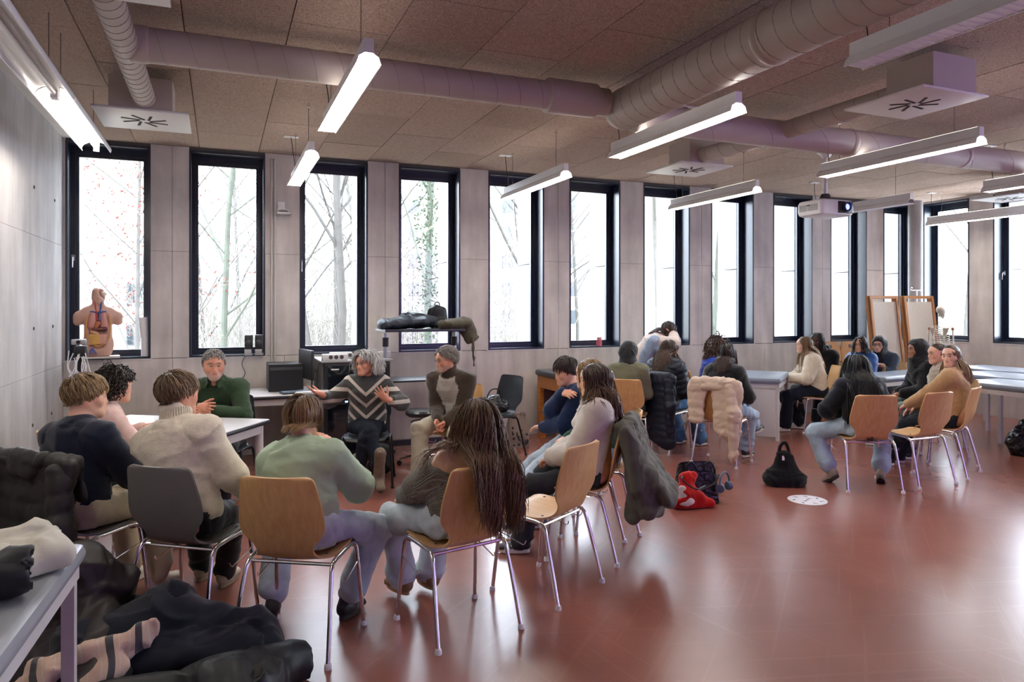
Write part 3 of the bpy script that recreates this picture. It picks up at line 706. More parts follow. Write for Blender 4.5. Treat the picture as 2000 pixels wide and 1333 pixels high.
def chair_shell(m, ms):
    # side profile from seat front edge over the bend to the backrest top: (y, z, half width)
    prof = [(.225, .425, .165), (.205, .447, .185), (.15, .455, .197), (.08, .45, .2), (0, .443, .2), (-.07, .442, .19), (-.125, .450, .165), (-.155, .468, .142), (-.172, .495, .137), (-.182, .525, .150), (-.19, .555, .178), (-.198, .59, .2), (-.207, .64, .204), (-.218, .70, .197), (-.232, .76, .187), (-.245, .81, .178), (-.251, .835, .168), (-.2535, .846, .14)]
    P = np.array(prof); t = np.arange(len(P)); tt = np.linspace(0, len(P)-1, 52)
    def cr(c):
        return bez(np.stack([c, t*0., t*0.], 1), (len(P)-1)*3)[:, 0]
    y, z, w = cr(P[:, 0]), cr(P[:, 1]), cr(P[:, 2]); n = len(y); m_ = 12
    T = np.stack([np.gradient(y), np.gradient(z)], 1); T /= np.linalg.norm(T, axis=1)[:, None]; Nn = np.stack([-T[:, 1], T[:, 0]], 1)
    th = .0055
    V = []; F = []
    for side in (1, -1):
        for i in range(n):
            for k in range(m_+1):
                f = -1+2*k/m_; x = w[i]*f
                back = min(max((z[i]-.5)/.2, 0), 1); cy = -.03*back*(1-f*f)+.0*f     # backrest hollow
                cz = -.012*(1-back)*(1-f*f)*(1 if y[i] > -.12 else 0)
                # top corners rounded off
                V.append((x, y[i]+cy+side*th*-Nn[i, 0]*-1, z[i]+cz+side*th*Nn[i, 1]))
    g = lambda s, i, k: s*n*(m_+1)+i*(m_+1)+k
    for i in range(n-1):
        for k in range(m_):
            F.append([g(0, i, k), g(0, i, k+1), g(0, i+1, k+1), g(0, i+1, k)]); F.append([g(1, i, k+1), g(1, i, k), g(1, i+1, k), g(1, i+1, k+1)])
    for i in range(n-1):
        F.append([g(0, i, 0), g(0, i+1, 0), g(1, i+1, 0), g(1, i, 0)]); F.append([g(0, i+1, m_), g(0, i, m_), g(1, i, m_), g(1, i+1, m_)])
    for k in range(m_):
        F.append([g(0, 0, k+1), g(0, 0, k), g(1, 0, k), g(1, 0, k+1)]); F.append([g(0, n-1, k), g(0, n-1, k+1), g(1, n-1, k+1), g(1, n-1, k)])
    me = mesh('seat_shell', np.array(V), F, [m, ms], True, .9)
    zz = np.array([p.center[1] for p in me.polygons]); me.polygons.foreach_set('material_index', (zz > -.13).astype(np.int32)); return me
def leg_mesh(s, rear, m):
    xs_, xt = s*.232, s*.205
    if rear: P = [(xs_, -.235, .012), (s*.222, -.19, .2), (s*.21, -.145, .37), (s*.206, -.125, .41), (xt, -.09, .428), (xt, .03, .437)]
    else: P = [(xs_, .205, .012), (s*.223, .185, .2), (s*.212, .165, .385), (s*.208, .155, .42), (xt, .125, .438), (xt, .03, .437)]
    return MB().tube(bez(P, 20), .0105, 10).me('leg', m)
CAPM = MB().lathe([(.0, 0), (.0165, 0), (.0165, .012), (.013, .024), (0, .024)], n=14).me('foot_cap', CAPW)
CAPB = MB().lathe([(.0, 0), (.0165, 0), (.0165, .012), (.013, .024), (0, .024)], n=14).me('foot_cap', BLACKP)
def chair_proto(m, ms, legm, hooks=True, cap=CAPM):
    t = thing('shell_chair', 'x', 'chair'); sh = link('seat_shell', chair_shell(m, ms), t)
    for s in (-1, 1):
        for rear in (1, 0):
            l = link('leg', leg_mesh(s, rear, legm), t); link('foot_cap', cap, l, (s*.233, -.237 if rear else .206, 0))
        for y in (-.09, .12): MB().lathe([(0, .0), (.0085, 0), (.0075, .003), (0, .004)], (s*.165, y, .456), 10).build('rivet', M('rivet_dark', (.1, .09, .08), .35, .8), sh)
        if hooks: MB().tube([(s*.213, .178, .36), (s*.220, .172, .345), (s*.222, .15, .335), (s*.222, .0, .295), (s*.222, -.012, .303), (s*.218, -.018, .32)], .003, 6).build('linking_hook', legm, t)
    for (y, z) in ((-.105, .418), (.135, .424)): MB().tube([(-.205, y, z), (-.19, y, z-.006), (.19, y, z-.006), (.205, y, z)], .009, 8).build('crossbar', legm, t)
    return t
PROTO = {'beech': chair_proto(BEECH, BEECH_S, CHROME), 'grey': chair_proto(SHELL_G, SHELL_G, CHROME), 'pale': chair_proto(SHELL_W, SHELL_W, CHROME),
         'black': chair_proto(SHELL_B, SHELL_B, M('black_tube', (.012, .013, .015), .35, .3), False, CAPB)}
USED = set()
CH = {}
def chair(key, kind, x, y, deg, label):
    o = PROTO[kind] if kind not in USED else copy_tree(PROTO[kind]); USED.add(kind)
    o.location = (x, y, 0); o.rotation_euler = (0, 0, R(deg-90)); tag(o, label, 'chair', 'shell chairs of the two seated circles'); CH[key] = (x, y, deg); return o
chair('c1', 'grey', -.12, 3.96, 54, 'grey shell chair under the person in the cream turtleneck')
chair('c2', 'beech', .365, 3.53, 59, 'beech shell chair nearest the camera, under the person in the sage sweatshirt')
chair('c3', 'beech', 1.11, 3.43, 102, 'beech shell chair under the person in the grey cardigan')
chair('c4', 'beech', 1.73, 3.69, 121, 'empty beech shell chair in the front circle')
chair('c5', 'beech', 2.21, 4.115, 143, 'beech shell chair under the person with the hair clip')
chair('c5b', 'beech', 2.6, 4.56, 155, 'beech shell chair under the person in dark green')
chair('c5c', 'beech', 2.72, 5.12, 168, 'beech shell chair under the person in the navy sweatshirt')
chair('c1b', 'grey', -.66, 4.33, 45, 'shell chair hidden under the dark puffer coat at left')
chair('c0', 'beech', -.74, 5.12, 25, 'beech shell chair of the person in pale pink near the left wall')
chair('fl', 'beech', 2.08, 6.45, 228, 'beech shell chair under the person in the two-tone fleece')
chair('gw', 'black', 1.24, 6.45, 255, 'black shell chair under the person in the chevron sweater')
chair('gm', 'black', .02, 6.33, 250, 'black shell chair behind the white table, under the person in the green shirt')
chair('bk', 'black', -.42, 6.95, 240, 'empty black shell chair behind the white table by the wall')
chair('bag', 'black', 2.75, 7.15, 200, 'black shell chair by the wall holding a black bag')
chair('c6', 'beech', 5.31, 4.66, 65, 'beech shell chair under the dark sweater wearer of the back circle')
chair('c7', 'beech', 5.9, 4.62, 90, 'empty beech shell chair in the back circle')
chair('c8', 'beech', 6.5, 4.75, 112, 'beech shell chair under the person in the tan sweater')
chair('c9', 'beech', 7.12, 6.98, 150, 'beech shell chair under the person in the fuzzy cream sweater')
chair('c10', 'beech', 4.8, 5.95, 30, 'beech shell chair with a beige puffer coat over its back')
chair('c11', 'pale', 4.6, 6.7, 20, 'pale taupe shell chair with a navy quilted coat hanging beside it')
chair('c12', 'beech', 5.42, 6.98, -25, 'beech shell chair under the person in royal blue')
chair('c13', 'beech', 4.07, 6.6, 50, 'beech shell chair under the person in the olive jacket and black headscarf')
chair('c14', 'beech', 7.72, 7.45, 195, 'beech shell chair under the person in black by the wall')
chair('c15', 'beech', 7.95, 7.0, 190, 'beech shell chair under the person in the blue jacket with glasses')
chair('c16', 'beech', 8.5, 7.1, 195, 'beech shell chair under the person in the headscarf and grey jacket')
chair('c17', 'beech', 7.38, 5.62, 150, 'beech shell chair under the person in black headscarf and black coat')
chair('c18', 'beech', 7.02, 5.12, 135, 'beech shell chair under the person in the fur vest')

# tables
TOPW = M('table_top_pale', (.60, .57, .575), .32, spec=.5); EDGEB = M('table_edge_black', (.012, .014, .02), .4); LEGW = M('table_leg_cream', (.55, .52, .50), .45)
def table(label, c, ang, L, W, h=.745):
    t = thing('table', label, 'table', (c[0], c[1], 0), R(ang))
    MB().rbox((0, 0, h-.005), (L, W, .010), .004).build('table_top', TOPW, t)
    MB().rbox((0, 0, h-.0215), (L+.012, W+.012, .029), .012).build('edge_band', EDGEB, t)
    for (a, b, c_, d) in ((-L/2+.06, L/2-.06, -W/2+.03, -W/2+.055), (-L/2+.06, L/2-.06, W/2-.055, W/2-.03), (-L/2+.03, -L/2+.055, -W/2+.06, W/2-.06), (L/2-.055, L/2-.03, -W/2+.06, W/2-.06)):
        MB().bb((a, c_, h-.10), (b, d, h-.036)).build('apron', LEGW, t, smooth=False)
    for sx in (-1, 1):
        for sy in (-1, 1): MB().tube([(sx*(L/2-.055), sy*(W/2-.055), 0), (sx*(L/2-.055), sy*(W/2-.055), h-.036)], .03, 16).build('leg', LEGW, t)
    return t
dv = np.array([-.84, .54]); dv /= np.linalg.norm(dv); A_ = np.array([-.022, 5.12]); B_ = np.array([.351, 5.715]); cc = (A_+B_)/2+dv*.6
table('white table with black edge in the front circle', cc, math.degrees(math.atan2(dv[1], dv[0])), 1.2, .70)
table('white computer desk against the window wall', (.27, 7.65), 0, 1.3, .76, .735)
def clinic_table(label, c, ang, L, W, h=.76, top='3', mat=None, panel=False, n_legs=True):
    t = thing('treatment_table', label, 'treatment table', (c[0], c[1], 0), R(ang), group='padded treatment tables')
    vin = mat or M('blue_grey_vinyl', (.20, .23, .28), .33, spec=.6, bump=.04, bscale=300)
    mb = MB().rbox((0, 0, h-.035), (L, W, .07), .03, n=5); mb.build('padded_top', vin, t)
    fr = M('bench_frame_white', (.58, .56, .55), .4)
    for (a, b, c_, d) in ((-L/2+.03, L/2-.03, -W/2+.02, -W/2+.05), (-L/2+.03, L/2-.03, W/2-.05, W/2-.02), (-L/2+.03, -L/2+.06, -W/2+.05, W/2-.05), (L/2-.06, L/2-.03, -W/2+.05, W/2-.05)):
        MB().bb((a, c_, h-.12), (b, d, h-.07)).build('frame_rail', fr, t, smooth=False)
    for sx in (-1, 1):
        for sy in (-1, 1): MB().bb((sx*(L/2-.06)-.02, sy*(W/2-.045)-.02, 0), (sx*(L/2-.06)+.02, sy*(W/2-.045)+.02, h-.12)).build('leg', fr, t, smooth=False)
    if panel: MB().bb((-L/2+.02, -W/2+.06, .05), (-L/2+.04, W/2-.06, h-.14)).build('end_panel', fr, t, smooth=False)
    return t
ex = np.array([.76, .65])
clinic_table('grey padded treatment table beside the person in royal blue', (6.15+.5*.76-.31*.65, 6.57+.5*.65+.31*.76), 40.5, 1.05, .64, .75, panel=True)
clinic_table('grey padded treatment table the headscarf wearer leans on', (8.05, 6.55), 8, 1.3, .5, .75)
clinic_table('foremost of three padded tables at the right edge', (8.1, 4.55), 88, 2.0, .66, .765)
clinic_table('middle of three padded tables at the right edge', (8.85, 5.2), 88, 2.0, .66, .775)
clinic_table('rearmost of three padded tables at the right edge, by the right wall', (9.62, 5.75), 88, 2.0, .66, .785)
nt_ = clinic_table('grey padded table at the lower left corner with clothes on it', (-.78, 2.08), 87, 1.72, .60, .765, mat=M('near_vinyl_grey', (.30, .315, .34), .3, spec=.6))
clinic_table('small padded table the crouching person sits on by the seventh window', (4.98, 7.72), 0, .78, .6, .78)
# wooden cabinet with black padded top
t = thing('wooden_bench', 'oak treatment bench with black padded top against the wall', 'bench', (4.15, 7.62, 0))
OAKM = wood('oak_orange', 'b2702c', '96591f', sc=(1.2, 10, 10))
MB().rbox((0, 0, .80), (1.15, .66, .075), .03, n=5).build('padded_top', M('black_vinyl', (.022, .024, .028), .3, spec=.6), t)
MB().bb((-.55, -.3, .62), (.55, .3, .763)).build('drawer_frame', OAKM, t, smooth=False, bevel=.004)
for x0 in (-.53, .01): MB().bb((x0, -.312, .64), (x0+.52, -.30, .745)).build('drawer_front', OAKM, t, smooth=False, bevel=.003)
for sx in (-1, 1):
    for sy in (-1, 1): MB().bb((sx*.51-.04, sy*.26-.04, 0), (sx*.51+.04, sy*.26+.04, .62)).build('leg', OAKM, t, smooth=False, bevel=.004)
MB().bb((-.5, .2, .1), (.5, .215, .62)).build('back_panel', M('maroon_panel', (.07, .03, .035), .6), t, smooth=False)
# AV rack
t = thing('equipment_rack', 'black server rack with glass door by the computer desk', 'equipment rack', (1.32, 7.72, 0))
RK = M('rack_grey', (.09, .085, .08), .5)
MB().bb((-.34, -.33, .02), (.34, .36, 1.03)).build('cabinet', M('rack_black', (.016, .017, .02), .4), t, smooth=False, bevel=.006)
MB().bb((-.365, -.31, .02), (-.34, .36, 1.03)).build('side_panel', RK, t, smooth=False)
MB().bb((-.37, -.34, 1.03), (.37, .37, 1.05)).build('lid', M('lid_grey', (.3, .3, .3), .4), t, smooth=False, bevel=.004)
MB().bb((-.30, -.338, .08), (.30, -.331, 1.0)).build('glass_door', M('smoked_glass', (.006, .008, .012), .06, spec=.8), t, smooth=False)
for z, w, c_ in ((.42, .26, (.02, .02, .02)), (.60, .26, (.03, .03, .03))): MB().bb((-.2, -.345, z), (-.2+w*1.4, -.336, z+.045)).build('rack_unit', M('rack_unit', (.02, .022, .025), .35), t, smooth=False)
MB().bb((-.13, -.348, .62), (-.06, -.3445, .636)).build('display', M('rack_display', (.1, .2, .6), .3, emit=(.25, .45, 1.), estr=1.2), t, smooth=False)
for (x, z, c_) in ((.02, .63, (1, .05, .05)), (-.1, .78, (.4, 1, .1)), (0.03, .69, (.9, .8, .1))): MB().bb((x, -.348, z), (x+.012, -.3445, z+.008)).build('indicator_light', M('led_%g' % c_[0], c_, .4, emit=c_, estr=1.5), t, smooth=False)
MB().bb((-.27, -.3395, .955), (-.19, -.3375, .968)).build('maker_plate', WMET, t, smooth=False)
for k in range(3): MB().bb((-.33+.0, -.336, 1.0+.008*k), (.33, -.334, 1.004+.008*k)).build('vent', RK, t, smooth=False)
def powerbox(label, loc, w, n, face=True):
    t = thing('power_strip', label, 'power strip', loc)
    MB().rbox((0, 0, .033), (w, .07, .066), .008).build('body', M('strip_white', (.66, .64, .61), .45), t)
    for k in range(n): MB().lathe([(0, .002), (.02, .002), (.021, .005), (0, .005)], ((k-(n-1)/2)*.055+.01, -.033, .033), 16, rotm('X', R(90))).build('outlet', DGREY, t)
powerbox('white three-outlet power strip on top of the rack', (1.10, 7.47, 1.05), .26, 3)
powerbox('white socket box on the rack behind the power strip', (1.2, 7.72, 1.05), .24, 4)
powerbox('plain white box on the rack behind the chevron sweater wearer', (1.62, 7.7, 1.05), .22, 0)
# AV trolley
t = thing('av_trolley', 'tall black audio-visual trolley with two shelves and steel posts', 'trolley', (2.02, 7.62, 0))
STP = M('brushed_post', (.45, .45, .48), .3, 1.)
for x in (-.36, .42):
    MB().cyl((x, 0, .1), (x, 0, 1.32), .024, 16).build('post', STP, t)
    for z in (.78, 1.22): MB().cyl((x, 0, z-.05), (x, 0, z+.05), .034, 16).build('clamp', BLACKP, t)
MB().bb((-.42, -.27, 1.335), (.46, .25, 1.36)).build('top_shelf', M('shelf_black', (.02, .022, .026), .35), t, smooth=False, bevel=.004)
MB().bb((-.40, -.25, .80), (.44, .22, .82)).build('lower_shelf', M('shelf_black'), t, smooth=False, bevel=.004)
MB().bb((-.40, -.03, .09), (.46, .03, .15)).build('base_beam', BLACKP, t, smooth=False)
for x in (-.36, .42):
    MB().bb((x-.03, -.33, .075), (x+.03, .3, .115)).build('foot', BLACKP, t, smooth=False)
    for y in (-.3, .27): MB().lathe([(0, -.012), (.035, -.012), (.035, .012), (0, .012)], (x, y, .037), 14, rotm('Y', R(90))).build('castor', BLACKP, t)
# stool
t = thing('rolling_stool', 'black round rolling stool with chrome column beside the trolley', 'stool', (1.9, 6.98, 0))
MB().lathe([(0, .50), (.15, .50), (.17, .515), (.172, .54), (.155, .56), (0, .565)], n=28).build('seat', M('black_vinyl'), t)
MB().cyl((0, 0, .30), (0, 0, .50), .014, 12).build('piston', CHROME, t); MB().cyl((0, 0, .09), (0, 0, .32), .024, 14).build('column', CHROME, t)
MB().tube([(0, 0, .47), (-.1, -.05, .465), (-.14, -.07, .455)], .006, 6).build('lever', BLACKP, t)
for k in range(5):
    a = k*2*math.pi/5+.3; l = MB().tube([(0, 0, .1), (.12*math.cos(a), .12*math.sin(a), .09), (.23*math.cos(a), .23*math.sin(a), .065)], [.02, .015, .011], 8).build('leg', CHROME, t)
    MB().lathe([(0, -.012), (.026, -.012), (.026, .012), (0, .012)], (.235*math.cos(a), .235*math.sin(a), .027), 12, rotm('Z', a) @ rotm('X', R(90))).build('castor', BLACKP, l)
# computer
t = thing('computer_monitor', 'computer monitor seen from the side on the desk', 'monitor', (.80, 7.50, .735), R(-80))
MB().rbox((0, .02, .28), (.46, .03, .30), .008).build('screen', BLACKP, t); MB().rbox((0, .045, .27), (.24, .03, .16), .008).build('back_cover', BLACKP, t)
MB().rbox((0, .085, .16), (.065, .012, .32), .004).build('stand', M('satin_steel'), t); MB().rbox((0, .06, .008), (.24, .2, .014), .006).build('base', M('satin_steel'), t)
t = thing('computer_tower', 'black computer tower standing on the desk', 'computer', (.63, 7.78, .735))
MB().bb((-.17, -.2, 0), (.17, .2, .28)).build('case', BLACKP, t, smooth=False, bevel=.004); MB().bb((-.16, -.205, .22), (.16, -.2, .25)).build('drive_bay', DGREY, t, smooth=False)
t = thing('keyboard', 'blue-grey computer keyboard leaning on the desk', 'keyboard', (.71, 7.40, .737), R(12))
MB().rbox((0, 0, .008), (.3, .13, .014), .004).build('base', DGREY, t); mb = MB()
for i in range(12):
    for j in range(4): MB().bb((-.142+i*.024, -.055+j*.028, .015), (-.122+i*.024, -.032+j*.028, .022)).build('key', M('key_blue', (.20, .26, .36), .5), t, smooth=False)
t = thing('paper_binder', 'flat stack of papers in a folder on the desk edge', 'folder', (.86, 7.33, .737), R(-6))
MB().rbox((0, 0, .006), (.34, .2, .012), .003).build('cover', M('folder_grey', (.45, .45, .47), .5), t); MB().rbox((0, 0, .016), (.32, .19, .009), .002).build('paper', M('paper', (.72, .71, .69), .7), t)
def speaker_box(label, x):
    t = thing('desktop_speaker', label, 'speaker', (x, 8.12, ZS+.012), R(-10))
    MB().rbox((0, 0, .12), (.075, .1, .2), .012).build('cabinet', BLACKP, t); MB().rbox((0, -.05, .035), (.07, .012, .06), .004).build('control_panel', M('speaker_silver', (.4, .4, .41), .4, .6), t)
    MB().lathe([(0, .012), (.02, .006), (.028, 0), (.03, -.002), (0, -.002)], (0, -.051, .14), 16, rotm('X', R(90))).build('driver', DGREY, t)
    MB().rbox((0, 0, .01), (.08, .1, .02), .006).build('foot', M('speaker_silver'), t)
speaker_box('left black desktop speaker on the window sill', .29); speaker_box('right black desktop speaker on the window sill', .395)
def cable(label, P, r=.004, m=BLACKP):
    P = bez(P, 28); o = MB().tube(P-P[0], r, 6).build('cable', m, None, tuple(P[0])); tag(o, label, 'cable', 'loose cables around the desk'); return o
cable('black cable dangling from the left speaker to the desk', [(.27, 8.1, 1.1), (.22, 8.05, 1.0), (.25, 8.0, .9), (.21, 7.95, .82), (.3, 7.9, .745)])
cable('black cable looping behind the monitor', [(.96, 7.6, 1.0), (1.0, 7.66, .92), (.93, 7.6, .84), (1.02, 7.55, .78), (.92, 7.5, .745)])
cable('second black cable looping behind the monitor', [(.92, 7.62, .95), (.97, 7.7, .85), (1.0, 7.6, .78), (.95, 7.45, .75)])
cable('black cable hanging down the rack side', [(1.0, 7.45, 1.09), (.93, 7.42, 1.0), (.92, 7.42, .8), (.96, 7.4, .6), (.93, 7.42, .3)])
cable('thin grey cable lying on the second sill', [(-.1, 8.14, 1.085), (.0, 8.12, 1.09), (.1, 8.15, 1.085), (.25, 8.13, 1.085)], .003, M('cable_grey', (.3, .3, .3), .5))
# folding screens, boards, iv stand
SCF = wood('screen_pine', 'b57f4c', 'a06a39', sc=(9, 9, 1)); LINEN = M('linen_panel', (.56, .51, .44), .85, bump=.3, bscale=14, wave='X', dist=.01)
def fold_screen(label, x, y, angs, h=1.78):
    t = thing('folding_screen', label, 'folding screen', (x, y, 0), 0)
    px, py = 0., 0.
    for i, a in enumerate(angs):
        w = .56; ca, sa = math.cos(R(a)), math.sin(R(a)); rt = rotm('Z', R(a)) @ rotm('X', R(-7))
        def bx(lo, hi, nm, mt):
            mb = MB(); lo = np.array(lo); hi = np.array(hi); mb.box((lo+hi)/2, hi-lo); V = mb.V[0] @ rt.T + np.array([px, py, 0]); mb.V[0] = V; return mb.build(nm, mt, t, smooth=False)
        bx((0, -.014, .0), (.04, .014, h), 'frame_post', SCF); bx((w-.04, -.014, 0), (w, .014, h), 'frame_post', SCF)
        bx((.04, -.012, h-.04), (w-.04, .012, h), 'frame_rail', SCF); bx((.04, -.012, .1), (w-.04, .012, .14), 'frame_rail', SCF)
        bx((.045, -.003, .15), (w-.045, .003, h-.09), 'cloth_panel', LINEN)
        px += (w if i % 2 == 0 else -w)*ca*(1 if i % 2 == 0 else 1)*0+w*ca*0; py += .035
    return t
fold_screen('folded pine screen with cream cloth, left of the pair', 9.02, 7.6, (-2, 0, -4))
fold_screen('folded pine screen with cream cloth, right of the pair', 9.5, 7.42, (-6, -4, -8))
def board(label, x, y, z0, rz):
    t = thing('plywood_board', label, 'board', (x, y, z0), R(rz)); mb = MB()
    mb.prism([(-.16, 0), (.16, 0), (.20, .25), (.2, .45), (.15, .58), (-.15, .58), (-.2, .45), (-.2, .25)], -.007, .007, 'y'); o = mb.build('panel', wood('board_pine', 'c08f5c', 'b07f4a'), t); o.rotation_euler = (R(-9), 0, 0)
    mb = MB().bb((-.03, -.011, .48), (.03, -.007, .53)).build('hand_hole', DGREY, o, smooth=False)
board('rounded plywood board leaning on the wall behind the person in black', 8.52, 8.0, .5, 0); board('second rounded plywood board leaning beside the folding screen', 8.95, 8.02, .5, 0)
t = thing('shelf_bench', 'low bench under the plywood boards at the wall', 'bench', (8.75, 7.98, 0))
MB().bb((-.5, -.13, .46), (.5, .13, .5)).build('seat', OAKM, t, smooth=False)
for sx in (-1, 1): MB().bb((sx*.45-.02, -.12, 0), (sx*.45+.02, .12, .46)).build('leg', OAKM, t, smooth=False)
t = thing('iv_stand', 'chrome drip stand with double hook in front of the corner column', 'drip stand', (9.95, 7.75, 0))
MB().cyl((0, 0, .05), (0, 0, 1.86), .0105, 10).build('pole', CHROME, t); MB().cyl((0, 0, .9), (0, 0, 1.12), .016, 10).build('sleeve', M('satin_steel'), t)
for s in (-1, 1): MB().tube(bez([(0, 0, 1.855), (s*.05, 0, 1.86), (s*.1, 0, 1.855), (s*.13, 0, 1.87), (s*.12, 0, 1.9), (s*.09, 0, 1.89)], 16), .006, 6).build('hook', CHROME, t)
for k in range(5): a = k*1.2566; MB().tube([(0, 0, .09), (.26*math.cos(a), .26*math.sin(a), .05)], .012, 8).build('foot', CHROME, t)
MB().lathe([(0, -.02), (.022, -.02), (.022, .02), (0, .02)], (0, 0, 1.1), 12).build('knob', BLACKP, t)
# pink drink on sill, floor sticker
t = thing('drink_jar', 'glass jar of pink drink with red lid on the sixth window sill', 'jar', (4.62, 8.2, ZS+.014))
MB().lathe([(0, 0), (.035, 0), (.038, .02), (.036, .09), (0, .09)]).build('jar', M('pink_drink', (.65, .16, .20), .15), t); MB().lathe([(.0, .10), (.03, .10), (.032, .115), (0, .118)]).build('lid', M('red_lid', (.55, .05, .06), .4), t)
MB().lathe([(0, .09), (.034, .09), (.031, .1), (0, .1)]).build('rim', M('jar_rim', (.6, .5, .5), .2), t)
t = thing('floor_sticker', 'round white floor sticker with blue footprints', 'sticker', (4.5, 4.5, 0))
MB().lathe([(0, .0005), (.155, .0005), (.155, .0022), (0, .0022)], n=40).build('disc', M('sticker_white', (.72, .71, .73), .4), t)
BLU = M('sticker_blue', (.10, .12, .24), .5); RED = M('sticker_red', (.6, .08, .08), .5)
for k in range(7):
    a = k*2*math.pi/7; x, y = .105*math.cos(a), .105*math.sin(a); m = MB().sphere((0, 0, 0), .018, 10, (1, .55, .03)); m.sphere((.02, .0, 0), .009, 8, (1, .8, .05)); m.build('footprint', BLU, t, (x, y, .0024), (0, 0, a+.8))
for k in range(5): MB().bb((-.06+k*.026, -.012+.008*(k % 2), .0022), (-.044+k*.026, .016-.006*(k % 3), .0028)).build('lettering', BLU if k != 2 else RED, t, (0, 0, 0), (0, 0, .5), smooth=False)
# ------------------------------------------------------------------ people
SKIN = M('skin', (.6, .4, .3), .48, vcol=True, spec=.4, bump=.03, bscale=220)
HAIRM = M('hair', (.1, .07, .05), .42, vcol=True, spec=.5)
EYEM = M('eye', (.8, .8, .8), .12, vcol=True)
LENS = GLASS
def nrm(v): v = np.asarray(v, float); return v/(np.linalg.norm(v)+1e-12)
def euler(yaw, pitch=0, roll=0):                           # yaw + to the left, pitch + up
    return rotm('Z', R(yaw)) @ rotm('X', R(pitch)) @ rotm('Y', R(roll))
def ik(a, t, l1, l2, pole):
    a = np.asarray(a, float); t = np.asarray(t, float); d = t-a; L = np.linalg.norm(d); Lm = (l1+l2)*.995
    if L > Lm: t = a+d/L*Lm; L = Lm; d = t-a
    w = d/L; x = (l1*l1-l2*l2+L*L)/(2*L); h = math.sqrt(max(l1*l1-x*x, 1e-6))
    p = np.asarray(pole, float); p = nrm(p-w*np.dot(p, w)); return a+w*x+p*h, t
def head_mesh(Rh, Hc, s, neck_base, skin, fem, vox, lips=None, beard=None, brow=(.08, .05, .03), nk=1.):
    T = lambda p: (np.asarray(p, float)-Hc) @ Rh/s            # person -> head local (unit scale)
    P = []; A = lambda *a, **k: P.append(Prim(*a, **k))
    A((0, -.014, .036), (0, -.008, .036), (.0735, .083), (.0735, .083), u=(1, 0, 0), k=.02)
    A((0, -.030, .028), (0, .034, .03), .0705, .0665, k=.03)
    A((0, .02, .0), (0, .048, -.07), (.058, .05), (.043, .038), u=(1, 0, 0), k=.03)
    jw = .042 if fem else .048
    for sx in (-1, 1):
        A((sx*.054, -.004, -.038), (sx*.020, .066, -.097), .018 if fem else .021, .018, k=.035)
        A((sx*.043, .052, -.018), (sx*.040, .058, -.026), .027, .025, k=.03)
    A((-.012, .071, -.098), (.012, .071, -.098), .0175, .0175, k=.025)
    A((-.036, .074, .024), (.036, .074, .024), .0145, .0145, k=.022)
    A((0, .082, .012), (0, .0985, -.034), .0085, .0118, k=.014)
    for sx in (-1, 1): A((sx*.0105, .0895, -.037), (sx*.0105, .0905, -.037), .0082, .0082, k=.01)
    A((0, .068, -.062), (0, .07, -.066), .030, .030, k=.02)
    A((-.019, .0905, -.0585), (.019, .0905, -.0585), .0058, .0058, k=.008); A((-.017, .0900, -.0700), (.017, .0900, -.0700), .0066, .0066, k=.008)
    A((-.026, .101, -.0645), (.026, .101, -.0645), .0035, .0035, k=.006, sub=True)
    for sx in (-1, 1):
        A((sx*.031, .094, .003), (sx*.033, .094, .003), .0145, .0145, k=.014, sub=True)
        A((sx*.031, .0755, .002), (sx*.0315, .0755, .002), .0145, .0145, k=.006)
    for sx in (-1, 1):
        A((sx*.073, -.006, -.022), (sx*.081, -.018, .018), (.007, .013), (.007, .019), u=(1, 0, 0), k=.006)
    nb = T(neck_base); nr = (.049 if fem else .056)*nk
    A((0, -.022, -.05), nb, nr, nr*1.08, k=.035)
    A(nb, nb+T(neck_base+np.array([0, 0, -.05]))-nb, nr*1.05, nr*1.25, k=.05)
    V, Q = field(P, vox)
    c = np.tile(np.asarray(skin, float), (len(V), 1))
    def mix(mask, col, f): c[:] = c*(1-(mask*f)[:, None])+np.asarray(col)*(mask*f)[:, None]
    lip = np.exp(-((V[:, 0]/.021)**4)-(((V[:, 2]+.0645)/.0105)**4))*(V[:, 1] > .075)
    mix(lip, lips if lips is not None else np.asarray(skin)*np.array([.72, .42, .42]), .75)
    chk = np.exp(-(((np.abs(V[:, 0])-.042)/.022)**2)-(((V[:, 2]+.03)/.022)**2))*(V[:, 1] > .03); mix(chk, np.asarray(skin)*np.array([1.02, .72, .68]), .45)
    nse = np.exp(-((V[:, 0]/.02)**2)-(((V[:, 2]+.03)/.02)**2))*(V[:, 1] > .09); mix(nse, np.asarray(skin)*np.array([1., .84, .8]), .3)
    br = np.exp(-(((np.abs(V[:, 0])-.032)/.021)**4)-(((V[:, 2]-.0235-.1*(.032-np.abs(np.abs(V[:, 0])-.032)))/.0055)**2))*(V[:, 1] > .06); mix(br, brow, .85)
    ey = np.exp(-(((np.abs(V[:, 0])-.0315)/.017)**4)-(((V[:, 2]-.003)/.0035)**4))*(V[:, 1] > .07); mix(ey, np.asarray(skin)*.25, .55)
    if beard is not None:
        bm = ((V[:, 2] < -.045) & (V[:, 1] > -.01) & (V[:, 2] > -.125)).astype(float)*(1-lip)*np.clip((-.04-V[:, 2])/.02, 0, 1); mix(bm, beard, .5)
    ear = (np.abs(V[:, 0]) > .072).astype(float); mix(ear, np.asarray(skin)*np.array([1.0, .7, .66]), .35)
    return (V*s) @ Rh.T+Hc, Q, c
